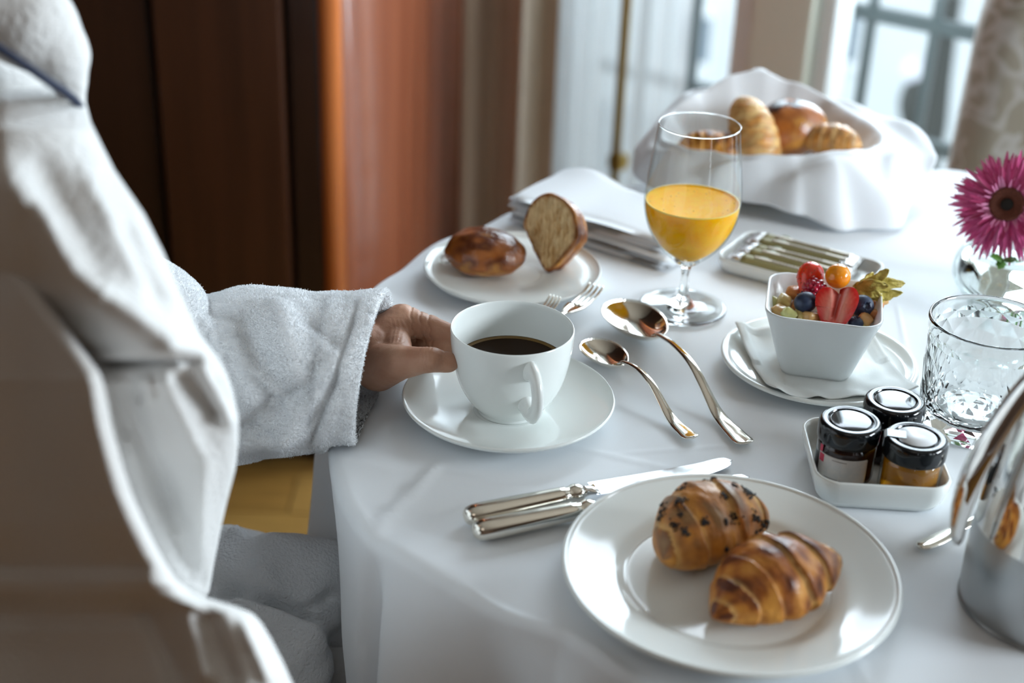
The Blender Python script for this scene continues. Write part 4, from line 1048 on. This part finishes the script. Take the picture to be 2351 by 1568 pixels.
for L_, W_, li, cu_, r0, cnt, mi in specs:
    me = petal_mesh(L_, W_, li, cu_, r0); me.materials.append(petm[mi])
    for k in range(cnt):
        o = bpy.data.objects.new('petal', me); COL.objects.link(o); o.parent = t; a = 2*PI*(k+rng.uniform(-.35, .35))/cnt; o.rotation_euler = (rng.uniform(-.4, .4), rng.uniform(-.10, .12), a); o.scale = (rng.uniform(.85, 1.1),)*3
lathe('disc_ring', smoothprof([(0, .0015), (.006, .0020), (.0105, .0040), (.0140, .0045), (.0150, .0015), (.012, -.003), (0, -.004)], 4), mat('flower_ring', (.085, .022, .010), .8, col2=(.16, .04, .02), cscale=900, bump=[(900, 1, .001)]), t, 40)
V, F = ellipsoid_vf((0, 0, .0028), .0055, .0055, .0016); obj('disc_centre', V, F, mat('flower_centre', (.010, .007, .005), .8), t)
greenm = mat('stem_green', (.10, .25, .04), .5)
inv = t.matrix_basis.inverted() if False else (Matrix.Translation(fl_c) @ fn.to_track_quat('Z', 'Y').to_matrix().to_4x4()).inverted()
pth = crv([fl_c-fn*.004, fl_c-fn*.016+Vector((0, 0, -.006)), Vector((VC[0]+.002, VC[1]+.004, TZ+.045)), Vector((VC[0]+.006, VC[1]-.004, TZ+.012))], 6)
tube('stem', [inv @ p_ for p_ in pth], .0022, greenm, t, 10)
lathe('calyx', smoothprof([(.003, -.016), (.008, -.010), (.011, -.004), (.010, -.001), (0, -.001)], 3), greenm, t, 24)
lf = thing('leaf_sprig', 'small green leaf sprig at the vase rim', 'leaf', (VC[0]-.032, VC[1]-.028, TZ+.054))
for k, (ax, ay, az) in enumerate([(-.012, -.004, .004), (-.006, -.010, -.004), (.008, -.008, .003)]):
    d = Vector((ax, ay, az)); V = []; s = d.cross(Vector((0, -.5, 1))).normalized()
    for i in range(9):
        u = i/8; w_ = .0042*math.sin(PI*u)**.8+.0002
        for j in (-1, 0, 1): V.append(d*u*1.1+s*w_*j*(1+.3*math.sin(u*20))+Vector((0, 0, .001*abs(j))))
    o = obj('leaflet', V, grid_faces(9, 3, False), greenm, lf); s_ = o.modifiers.new('s', 'SOLIDIFY'); s_.thickness = .0004
tube('stem', [(0, 0, 0), (.012, .012, -.003), (.025, .02, -.012)], .001, greenm, lf, 8)
# ---------------------------------------------------------------- the person in the bathrobe
def capsule_vf(p0, r0, p1, r1, seg=20):
    p0, p1 = Vector(p0), Vector(p1); d = (p1-p0); L_ = d.length; d.normalize(); path = []; rr = []
    for i in range(5): a = PI/2*i/5; path.append(p0-d*r0*math.cos(a)); rr.append(max(1e-4, r0*math.sin(a)))
    for i in range(7): path.append(p0.lerp(p1, i/6)); rr.append(r0+(r1-r0)*i/6)
    for i in range(1, 6): a = PI/2*i/5; path.append(p1+d*r1*math.sin(a)); rr.append(max(1e-4, r1*math.cos(a)))
    return tube_vf(path, rr, seg)
def blob(name, caps, voxel, smooth_it, m, parent=None, disp=None, extra=None):
    parts = [capsule_vf(*c) for c in caps]+(extra or [])
    V, F = join(parts); o = obj('tmp', V, F, None)
    r_ = o.modifiers.new('r', 'REMESH'); r_.mode = 'VOXEL'; r_.voxel_size = voxel
    s_ = o.modifiers.new('s', 'SMOOTH'); s_.factor = .5; s_.iterations = smooth_it
    dg = bpy.context.evaluated_depsgraph_get(); dg.update(); me = bpy.data.meshes.new_from_object(o.evaluated_get(dg)); bpy.data.objects.remove(o)
    me.name = name; me.materials.clear(); me.materials.append(m)
    if disp:
        n = len(me.vertices); co_ = np.empty(n*3); me.vertices.foreach_get('co', co_); co_ = co_.reshape(-1, 3)
        no = np.empty(n*3); me.vertex_normals.foreach_get('vector', no); no = no.reshape(-1, 3)
        for i in range(n): co_[i] += no[i]*disp(co_[i], no[i])
        me.vertices.foreach_set('co', co_.ravel()); me.update()
    me.polygons.foreach_set('use_smooth', [True]*len(me.polygons))
    ob = bpy.data.objects.new(name, me); COL.objects.link(ob)
    if parent: ob.parent = parent
    return ob
terry = mat('white_terry', (.84, .86, .88), .9, sheen=.35, bump=[(420, .8, .003), (60, .25, .004)])
terrys = mat('robe_cotton', (.74, .73, .715), .95, bump=[(300, .35, .003), (25, .15, .006)])
skin = mat('skin', (.50, .285, .19), .48, sss=.10, ssscol=(.006, .002, .001), col2=(.41, .205, .13), cscale=45, bump=[(350, .25, .0012), (90, .25, .0016)], spec=.4)
man = thing('person', 'person in a white terry bathrobe seated at the left, hand around the coffee cup', 'person', (0, 0, 0))

# ---- joints
CC = Vector((0, .945, 0))
def J3(px, py, y): return Y(px, py, y)
wrist = J3(838, 805, .972)
tip_t = Vector((-.0530, .9290, 0)); tip_t.z = .8000
tip_i = Vector((-.0445, .9800, 0)); tip_i.z = .8060
T = [J3(868, 842, .955), J3(922, 832, .934), J3(983, 826, .927), J3(1029, 832, .929)]
I = [J3(922, 737, .992), J3(985, 752, .992), J3(1022, 764, .984), J3(1050, 776, .978)]
M = [J3(915, 752, 1.008), J3(968, 778, 1.004), J3(1003, 792, .988), J3(1030, 800, .977)]
Rg = [J3(905, 778, 1.016), J3(952, 806, 1.008), J3(985, 815, .990), J3(1010, 818, .980)]
Pk = [J3(896, 800, 1.016), J3(930, 828, 1.004), J3(955, 832, .988), J3(975, 832, .980)]
caps = []
def chain(pts, rs):
    for a, b, ra, rb in zip(pts[:-1], pts[1:], rs[:-1], rs[1:]): caps.append((a, ra, b, rb))
chain([wrist]+T, [.019, .0190, .0128, .0094, .0080])
chain([wrist]+I, [.0185, .0138, .0098, .0086, .0072])
chain([wrist]+M, [.0175, .0125, .0098, .0086, .0072])
chain([wrist]+Rg, [.0165, .0120, .0092, .0080, .0068])
chain([wrist]+Pk, [.0165, .0110, .0080, .0070, .0060])
caps.append((T[0], .0175, I[0], .0080)); caps.append((T[1], .0100, J3(905, 770, .985), .0120))   # web of the thumb
elbowL = J3(455, 905, .985)
caps.append((wrist, .0240, wrist.lerp(elbowL, .25), .026))
caps.append((T[2]+(T[1]-T[2])*.08, .0100, T[2]-(T[1]-T[2])*.12, .0097))
for ch in (I, M): caps.append((ch[1]+(ch[0]-ch[1])*.12, .0102, ch[1]-(ch[0]-ch[1])*.08, .0101))
ax = (T[3]-T[1]).normalized(); 
def hand_disp(c, n_):
    v = Vector(c); d = 0
    for k, off in enumerate((-.0046, -.0016, .0012, .0040)):      # skin creases across the thumb joint
        q = v-(T[2]+ax*off); e = q.dot(ax)+.0006*math.sin(q.z*900)
        if q.length < .016 and n_[2] > -.4: d -= .00055*math.exp(-(e/.00042)**2)*(1.0 if n_[2] > -.1 or n_[1] < -.2 else .3)
    b = (I[1]-I[0]).normalized()
    for k, off in enumerate((.010, .017, .0235)):                  # folds on the bent index base
        q = v-(I[0]+b*off); e = q.dot(b)+.35*q.z+.0007*math.sin(q.z*700+k)
        if q.length < .022: d -= .0009*math.exp(-(e/.0007)**2)
    for k in range(5):                                             # web wrinkles fanning from wrist
        q = v-J3(900+k*9, 760, .965); dr = Vector((.35+.05*k, 0, -.93)); e = abs((q-dr*q.dot(dr)).x)+abs((q-dr*q.dot(dr)).y)*.0
        if q.length < .016: d -= .00035*math.exp(-(e/.0007)**2)
    return d+.00035*nz(c, 160)
hand = blob('hand', caps, .0011, 9, skin, None, hand_disp)
# rest of the body, hidden by the robe
sR, sL = Vector((-.400, .750, 0.990)), Vector((-.480, .930, 1.060)); eR = J3(300, 960, .75); nk = Vector((-.40, .775, 1.20))
pel = Vector((-.42, .77, .54)); hd = Vector((-.375, .79, 1.405))
kR, kL = Vector((-.13, .74, .52)), Vector((-.14, .97, .48)); fR, fL = Vector((-.13, .78, .06)), Vector((-.13, 1.0, .06))
bc = [(pel, .125, Vector((-.45, .79, .85)), .095), (Vector((-.45, .79, .85)), .095, Vector((-.45, .80, 1.02)), .095), (Vector((-.45, .74, 1.03)), .055, Vector((-.47, .86, 1.03)), .055),
      (nk+Vector((0, 0, -.08)), .060, hd+Vector((0, 0, -.08)), .052), (sR, .045, eR, .034), (eR, .034, Vector((-.31, .90, .80)), .026), (Vector((-.31, .90, .80)), .026, Vector((-.27, .97, .78)), .018),
      (sL, .05, elbowL+Vector((-.02, .01, .01)), .038), (elbowL+Vector((-.02, .01, .01)), .038, wrist.lerp(elbowL, .22), .0262),
      (pel+Vector((.02, -.08, 0)), .085, kR, .058), (pel+Vector((.02, .08, 0)), .085, kL, .058), (kR, .055, fR, .036), (kL, .055, fL, .036),
      (fR+Vector((-.03, 0, -.02)), .034, fR+Vector((.15, .02, -.03)), .026), (fL+Vector((-.03, 0, -.02)), .034, fL+Vector((.15, .02, -.03)), .026)]
def head_extra():
    P_ = []
    P_.append(ellipsoid_vf(hd, .098, .078, .118, 32, 24)); P_.append(ellipsoid_vf(hd+Vector((.035, 0, -.05)), .062, .056, .068, 24, 16))
    P_.append(capsule_vf(hd+Vector((.088, 0, .005)), .009, hd+Vector((.108, 0, -.028)), .014, 12))
    P_.append(capsule_vf(hd+Vector((.090, -.018, -.062)), .008, hd+Vector((.090, .018, -.062)), .008, 12))
    for s in (-1, 1): P_.append(ellipsoid_vf(hd+Vector((-.005, s*.078, -.01)), .018, .009, .030, 14, 10))
    return P_
body = blob('body', bc, .007, 4, skin, man, None, head_extra())
bm = bmesh.new(); bm.from_mesh(body.data); bm.from_mesh(hand.data); bm.to_mesh(body.data); bm.free(); bpy.data.objects.remove(hand)
body.data.polygons.foreach_set('use_smooth', [True]*len(body.data.polygons))
for s in (-1, 1):
    V, F = ellipsoid_vf(hd+Vector((.084, s*.032, .002)), .012, .014, .010, 20, 14); obj('eye', V, F, mat('eye_white', (.8, .8, .78), .1), man)
V = []
for i in range(25):
    th = PI*.62*i/24
    for j in range(40):
        ph = 2*PI*j/40; x, y, z = math.sin(th)*math.cos(ph), math.sin(th)*math.sin(ph), math.cos(th)
        k = 1.06+.03*nz((x*2, y*2, z*2), 3); cut = 1 if x < .35 else max(.86, 1-.25*(x-.35)-(.2 if z < .45 else 0)); V.append(hd+Vector((.104*x*k*cut-.006, .086*y*k*cut, .126*z*k*cut)))
obj('hair', V, grid_faces(25, 40), mat('brown_hair', (.06, .035, .02), .6, bump=[(300, .6, .002)]), man)

# ---- robe
robe = thing('bathrobe', None, None, (0, 0, 0)); robe.parent = man
def C3(px, py, y, rpx): q = Y(px, py, y); return q, px2m(q, rpx)
def pchain(L_):
    out = []
    for a, b in zip(L_[:-1], L_[1:]):
        p0, r0 = C3(*a); p1, r1 = C3(*b); out.append((p0, r0, p1, r1))
    return out
def ridge(c, p0, p1, w_, h, fade=.25):
    """a soft fold (h>0) or crease (h<0) along the segment p0-p1"""
    v = Vector(c); d = p1-p0; L_ = d.length; t = (v-p0).dot(d)/(L_*L_)
    if t < -.1 or t > 1.1: return 0
    e = (v-p0-d*t).length; f = min(1, max(0, (t+.1)/fade))*min(1, max(0, (1.1-t)/fade)); return h*f*math.exp(-(e/w_)**2)
terryf = mat('shoulder_terry', (.77, .77, .76), .95, sheen=.3, bump=[(260, .5, .004), (40, .2, .005)])
def pseg(px, py, x0, y0, x1, y1, w_, h):
    dx, dy = x1-x0, y1-y0; L_ = math.hypot(dx, dy); t = ((px-x0)*dx+(py-y0)*dy)/(L_*L_); e = abs((px-x0)*dy-(py-y0)*dx)/L_
    if e > 4*w_: return 0
    f = min(1, max(0, (t+.15)/.25))*min(1, max(0, (1.15-t)/.25)); return h*f*math.exp(-(e/w_)**2)
def drape(name, rows, XR, W_, Y0, A_, K_, D_, B_, folds, m, par, nzs=(.004, 11), nfront=90, nback=26):
    '''a closed cloth volume: every row is a ring whose right-hand turn follows the garment outline'''
    V = []; f_ = lambda tab, v: float(np.interp(v, [q[0] for q in tab], [q[1] for q in tab]))
    for py in rows:
        xr, w_, y0, a_, D, k_ = f_(XR, py), f_(W_, py), f_(Y0, py), f_(A_, py), f_(D_, py), f_(K_, py); ring = []
        for i in range(nfront):
            u = 1-i/(nfront-1); d = D*u**1.5; c = min(d/w_, 1); yy = y0-a_*math.sqrt(max(0, 1-(1-c)**2))+(k_*(d-w_) if d > w_ else 0)
            px = xr-d; ed = min(1, d/14)
            yy -= ed*sum(pseg(px, py, *q) for q in folds); q = Y(px, py, yy); n_ = nz((q.x, q.y, q.z), nzs[1], 2)*nzs[0]+nz((q.x, q.y, q.z), 40, 5)*.0012
            ring.append(Y(px, py, yy-n_*ed))
        for i in range(1, nback):
            u = i/nback; d = D*u**1.6; c = min(d/(w_+60), 1); ring.append(Y(xr-d, py, y0+B_*math.sqrt(max(0, 1-(1-c)**2))))
        V += ring
    n = nfront+nback-1; F = grid_faces(len(rows), n); F += [tuple(range(n))[::-1], tuple(range((len(rows)-1)*n, len(rows)*n))]
    return obj(name, V, [f[::-1] for f in F], m, par)
armX = [(120, 60), (150, 120), (190, 172), (230, 196), (280, 208), (330, 232), (390, 262), (440, 296), (490, 330), (580, 375), (640, 400), (700, 428), (760, 455), (820, 500), (860, 522), (900, 536), (960, 548), (1020, 547), (1080, 540), (1140, 524), (1200, 510), (1280, 494), (1360, 480), (1420, 430)]
armF = [(0, 380, 210, 660, 45, .010), (210, 660, 420, 800, 40, .012), (90, 380, 230, 640, 30, -.006), (200, 400, 330, 640, 26, .005), (280, 520, 370, 700, 22, -.005), (60, 480, 110, 640, 26, -.008),
        (235, 838, 440, 826, 10, -.016), (230, 815, 430, 800, 14, .006), (250, 880, 290, 1000, 12, -.006), (280, 880, 400, 1180, 26, -.013), (335, 866, 350, 920, 12, .008), (300, 870, 320, 920, 9, -.007), (370, 860, 455, 1040, 24, .013), (430, 850, 500, 960, 22, -.012), (470, 860, 535, 980, 14, .008), (380, 1060, 450, 1320, 30, -.010), (470, 1060, 455, 1300, 24, .008)]
slR = drape('sleeve', list(np.linspace(196, 1418, 165)), armX, [(120, 150), (280, 200), (430, 270), (560, 262), (680, 215), (800, 140), (860, 80), (1420, 70)], [(196, .80), (235, .755), (300, .705), (500, .665), (760, .655), (900, .665), (1420, .70)],
            [(196, .02), (300, .045), (600, .048), (800, .040), (900, .026), (1420, .018)], [(120, .00016), (400, .00032), (800, .00030), (880, .00002), (1420, .00002)], [(120, 500), (400, 620), (800, 640), (1000, 420), (1420, 340)], .10, armF, terryf, robe)
bodX = [(600, 60), (700, 120), (800, 190), (860, 232), (900, 243), (980, 258), (1060, 280), (1130, 302), (1200, 332), (1270, 366), (1330, 404), (1360, 440), (1376, 485), (1392, 540), (1408, 580), (1430, 600), (1470, 624), (1520, 650), (1570, 672), (1700, 730)]
bodF = [(150, 860, 260, 1568, 70, .006), (40, 800, 70, 1568, 60, -.008), (330, 1380, 420, 1568, 28, -.010), (420, 1400, 470, 1568, 24, .010), (480, 1400, 540, 1568, 20, -.007), (560, 1430, 620, 1568, 16, .006), (60, 620, 230, 850, 30, .006)]
rb = drape('robe_body', list(np.linspace(602, 1690, 150)), bodX, [(600, 60), (870, 34), (1300, 42), (1370, 90), (1450, 110), (1700, 130)], [(600, .68), (760, .63), (870, .600), (1200, .592), (1340, .598), (1376, .606), (1410, .606), (1500, .598), (1700, .570)],
           [(600, .015), (900, .014), (1300, .016), (1400, .030), (1700, .035)], [(600, .00026), (1300, .00026), (1450, .00020), (1700, .00018)], [(600, 500), (870, 620), (1300, 800), (1700, 1050)], .09, bodF, terrys, robe)
bodyc = [(pel+Vector((-.02, 0, .02)), .18, Vector((-.46, .78, .90)), .150), (pel+Vector((0, .06, 0)), .12, Vector((-.22, .95, .50)), .085), (Vector((-.46, .78, .90)), .150, Vector((-.47, .80, 1.04)), .13)]
bodyc += [(pel+Vector((.0, -.06, 0)), .125, Vector((-.20, .74, .515)), .088), (Vector((-.20, .74, .515)), .088, Vector((-.14, .745, .500)), .080), (kL+Vector((-.03, -.01, .0)), .07, kL+Vector((.0, .0, -.02)), .068),
          (kR+Vector((0, 0, -.01)), .072, Vector((-.13, .76, .28)), .065), (kL+Vector((0, 0, -.01)), .066, Vector((-.13, .98, .28)), .06), (sL+Vector((.03, -.02, 0)), .075, Vector((-.44, .80, 1.04)), .10)]
tor = blob('robe_back', bodyc, .009, 6, terrys, robe)
upl = blob('upper_sleeve', [(sL, .072, elbowL+Vector((-.03, .005, .02)), .056), (elbowL+Vector((-.03, .005, .02)), .056, elbowL+Vector((.0, .0, .0)), .046)], .005, 6, terry, robe, lambda c, n_: .005*nz(c, 20))
fwr = blob('forearm_sleeve', [(eR+Vector((.0, .02, 0)), .052, Vector((-.31, .90, .80)), .046)], .005, 5, terryf, robe, lambda c, n_: .004*nz(c, 24))
# lap and knee of the far leg
lap = pchain([(380, 1480, .93, 150), (560, 1400, .93, 160), (655, 1350, .95, 125), (715, 1345, .96, 118), (790, 1400, .97, 90)])+pchain([(520, 1300, 1.00, 90), (600, 1330, .98, 90), (700, 1400, .93, 85)])+pchain([(500, 1500, .88, 150), (640, 1540, .88, 135), (720, 1640, .9, 60)])
fl_ = [(Y(500, 1330, .90), Y(760, 1440, .90), .006, -.010), (Y(510, 1360, .88), Y(740, 1480, .88), .008, .008), (Y(530, 1215, .97), Y(640, 1330, .93), .010, .008), (Y(560, 1210, .97), Y(590, 1300, .94), .006, -.008), (Y(690, 1400, .90), Y(780, 1360, .93), .004, -.004), (Y(600, 1250, .95), Y(740, 1230, .95), .012, .004)]
def dispL(c, n_): return 1.8*sum(ridge(c, *q) for q in fl_)+.009*nz(c, 16)+.004*nz(c, 38)
lp_ = blob('robe_skirt', lap, .004, 6, terry, robe, dispL)
# collar with navy piping
col_c = pchain([(-160, -90, .76, 130), (-30, -10, .755, 118), (70, 55, .75, 108), (128, 120, .75, 78), (160, 190, .75, 44), (176, 240, .75, 26), (186, 262, .75, 14)])
cf = [(Y(-40, 50, .70), Y(170, 205, .72), .010, .006), (Y(-40, 10, .70), Y(160, 140, .72), .008, -.006)]
colr = blob('collar', col_c, .003, 5, terryf, robe, lambda c, n_: sum(ridge(c, *q) for q in cf)+.0012*nz(c, 60))
pp = crv([Y(px, py, yy) for px, py, yy in ((-90, 62, .700), (0, 112, .702), (60, 151, .706), (110, 186, .712), (150, 212, .722), (180, 240, .735), (195, 276, .75))], 6)
tube('collar_piping', pp, px2m(pp[10], 11), mat('navy_piping', (.020, .028, .060), .7), robe, 12)
pch = blob('chest', pchain([(-120, 60, .84, 250), (-80, 300, .83, 240), (70, 280, .82, 120)])+pchain([(-120, 190, .775, 120), (60, 215, .785, 62), (120, 240, .79, 40)]), .006, 4, terryf, robe)

# ---- far sleeve, whose hand holds the cup
ST = [((330, 590), (380, 1000), .96), ((408, 640), (440, 1045), .98), ((446, 712), (478, 1062), 1.0), ((505, 690), (525, 1062), 1.0), ((600, 679), (575, 1053), 1.0), ((700, 683), (640, 1036), 1.0), ((785, 690), (694, 1022), 1.0), ((812, 696), (712, 1016), .98), ((817, 697), (717, 1015), .975), ((824, 690), (722, 1017), 1.0), ((860, 681), (765, 1020), 1.03), ((888, 683), (800, 1018), 1.05)]
def ring_at(st, nseg=160, grow=1.0, dy=0):
    (tx, ty), (bx, by), _ = st; a = Y(tx, ty, .995); b = Y(bx, by, .902); return a, b
V = []; nseg = 200; rings_ = []
tops = crv([Y(s[0][0], s[0][1], .995) for s in ST], 9); bots = crv([Y(s[1][0], s[1][1], .884) for s in ST], 9); nst = len(tops)
def ringpts(a, b, dep, k=1.0):
    c = (a+b)/2; up_ = (a-b)/2; dv = dep; out_ = []
    for j in range(nseg):
        an = 2*PI*j/nseg; out_.append(c+up_*(math.cos(an)*k)+dv*(math.sin(an)*k))
    return out_
grid_ = []
for i in range(nst):
    a, b = tops[i], bots[i]; t = i/(nst-1); ax_ = ((tops[min(i+1, nst-1)]+bots[min(i+1, nst-1)])-(tops[max(i-1, 0)]+bots[max(i-1, 0)])).normalized()
    ax_ = (ax_*.5+Vector((1, .0, 0))*.5).normalized(); dv = ax_.cross((a-b).normalized()).normalized()*.050; grid_.append(ringpts(a, b, dv))
# cuff lip, then inside
a, b = tops[-1], bots[-1]; c = (a+b)/2
for k, dx_ in ((.985, .0035), (.94, .0045), (.885, .001), (.85, -.012), (.82, -.04), (.80, -.07)):
    dv = Vector((1, 0, 0)).cross((a-b).normalized()).normalized()*.050; grid_.append([q+Vector((dx_, 0, 0)) for q in ringpts(a, b, dv, k)])
NR = len(grid_); cstart = 0
folds = [(452, 770, 530, 930, 15, -.0060), (475, 735, 520, 900, 12, .0035), (560, 730, 640, 960, 30, -.0085), (640, 700, 700, 900, 30, .0055), (590, 850, 660, 940, 16, .0050), (640, 1010, 800, 800, 26, .0065), (560, 985, 720, 880, 26, -.0075), (470, 722, 580, 712, 12, -.0035), (545, 1030, 700, 985, 18, .0045), (700, 730, 790, 800, 20, -.0040), (545, 990, 640, 1000, 12, -.004),
         (828, 738, 893, 748, 7, -.0024), (828, 715, 885, 720, 6, -.0022), (835, 764, 895, 774, 6, -.0014), (830, 805, 885, 800, 9, -.0012), (735, 930, 810, 930, 18, .0020), (480, 700, 620, 690, 12, .003), (770, 850, 730, 960, 14, -.003), (818, 705, 770, 880, 6, -.0042), (770, 880, 716, 1010, 6, -.0042), (840, 710, 792, 880, 14, .0022), (792, 880, 742, 1010, 14, .0022)]
def projp(q):
    v = Vector(q)-CAM; k_ = v.dot(FW); return 1175.5+FPX*v.dot(RT)/k_, 784-FPX*v.dot(UP)/k_
V = []
for i in range(NR):
    for j in range(nseg):
        q = grid_[i][j]; cc = sum(grid_[i], Vector())/nseg if j == 0 else cc
        n_ = (q-cc).normalized(); ff = 1 if i < nst else 0
        pq = projp(q); fr_ = 1 if n_.y < .15 else 0
        d = (fr_*sum(pseg(pq[0], pq[1], *f_) for f_ in folds)+.0045*nz(q, 22, 1)*min(1, (nst-i)/12+.3)+.0011*nz(q, 70))*ff+(.0006*nz(q, 160) if ff else .001*nz(q, 60))
        q = q+n_*d; V.append(tuple(q))
V = [(x, y, max(z, .7535) if x > -.150 and (x-TC.x)**2+(y-TC.y)**2 < .262 else z) for x, y, z in V]
G = grid_faces(NR, nseg); sl_n = 8*9+2
F1 = [f for k, f in enumerate(G) if k < sl_n*nseg]; 
slL = obj('sleeve', V[:(sl_n+1)*nseg], F1, terry, robe)
V2 = V[sl_n*nseg:]; F2 = grid_faces(NR-sl_n, nseg); cuf = obj('cuff', V2, F2, terry, slL)
# terry loops: short tufts scattered over sleeve and cuff
def tufts(o, n, L_, W_, seed, parent, keep=None):
    r2 = np.random.default_rng(seed); me = o.data; nf = len(me.polygons); vv = np.array([v.co for v in me.vertices]); ff = np.array([p.vertices[:] for p in me.polygons if len(p.vertices) == 4])
    A_ = vv[ff[:, 0]]; B_ = vv[ff[:, 1]]; C_ = vv[ff[:, 2]]; D_ = vv[ff[:, 3]]; nr_ = np.cross(C_-A_, D_-B_); ar = np.linalg.norm(nr_, axis=1); nr_ /= ar[:, None]+1e-12
    idx = r2.choice(len(ff), n, p=ar/ar.sum()); u, v = r2.random((2, n, 1)); p_ = (A_[idx]*(1-u)+B_[idx]*u)*(1-v)+(D_[idx]*(1-u)+C_[idx]*u)*v
    N_ = nr_[idx]; cen = vv.mean(0)
    if keep == 'out':
        pass
    T_ = r2.normal(size=(n, 3)); dirn = N_+T_*.42; dirn /= np.linalg.norm(dirn, axis=1)[:, None]; sd = np.cross(dirn, r2.normal(size=(n, 3))); sd /= np.linalg.norm(sd, axis=1)[:, None]
    ln = L_*(.6+.8*r2.random((n, 1)))*np.where(r2.random((n, 1)) < .015, 1.8, 1); w_ = W_*(.7+.6*r2.random((n, 1)))
    a = p_-sd*w_-N_*.0004; b = p_+sd*w_-N_*.0004; c_ = p_+dirn*ln+sd*w_*.45; d_ = p_+dirn*ln-sd*w_*.45
    allv = np.stack([a, b, c_, d_], 1).reshape(-1, 3); me2 = bpy.data.meshes.new('terry_loops')
    me2.vertices.add(4*n); me2.vertices.foreach_set('co', allv.ravel()); me2.loops.add(4*n); me2.loops.foreach_set('vertex_index', np.arange(4*n)); me2.polygons.add(n)
    me2.polygons.foreach_set('loop_start', np.arange(0, 4*n, 4)); me2.polygons.foreach_set('loop_total', np.full(n, 4)); me2.update(); me2.validate(); me2.materials.append(loopm)
    t_ = bpy.data.objects.new('terry_loops', me2); COL.objects.link(t_); t_.parent = parent; t_['kind'] = 'stuff'; return t_
loopm = mat('terry_loop', (.86, .88, .90), .9, sheen=.2)
tufts(slL, 150000, .0011, .00022, 3, slL); tufts(cuf, 75000, .0012, .00022, 4, cuf)
# chair under the person
ch = thing('dining_chair', 'dark wooden chair the robed person sits on', 'chair', (-.44, .78, 0), R(8))
box('seat', -.21, .21, -.22, .22, .40, .445, darkwood, ch, .015)
box('backrest', -.235, -.205, -.20, .20, .62, .92, darkwood, ch, .01)
for s in (-1, 1):
    box('leg', -.235, -.200, s*.20-.018, s*.20+.018, 0, .92, darkwood, ch, .005); box('leg', .17, .205, s*.19-.018, s*.19+.018, 0, .41, darkwood, ch, .005)
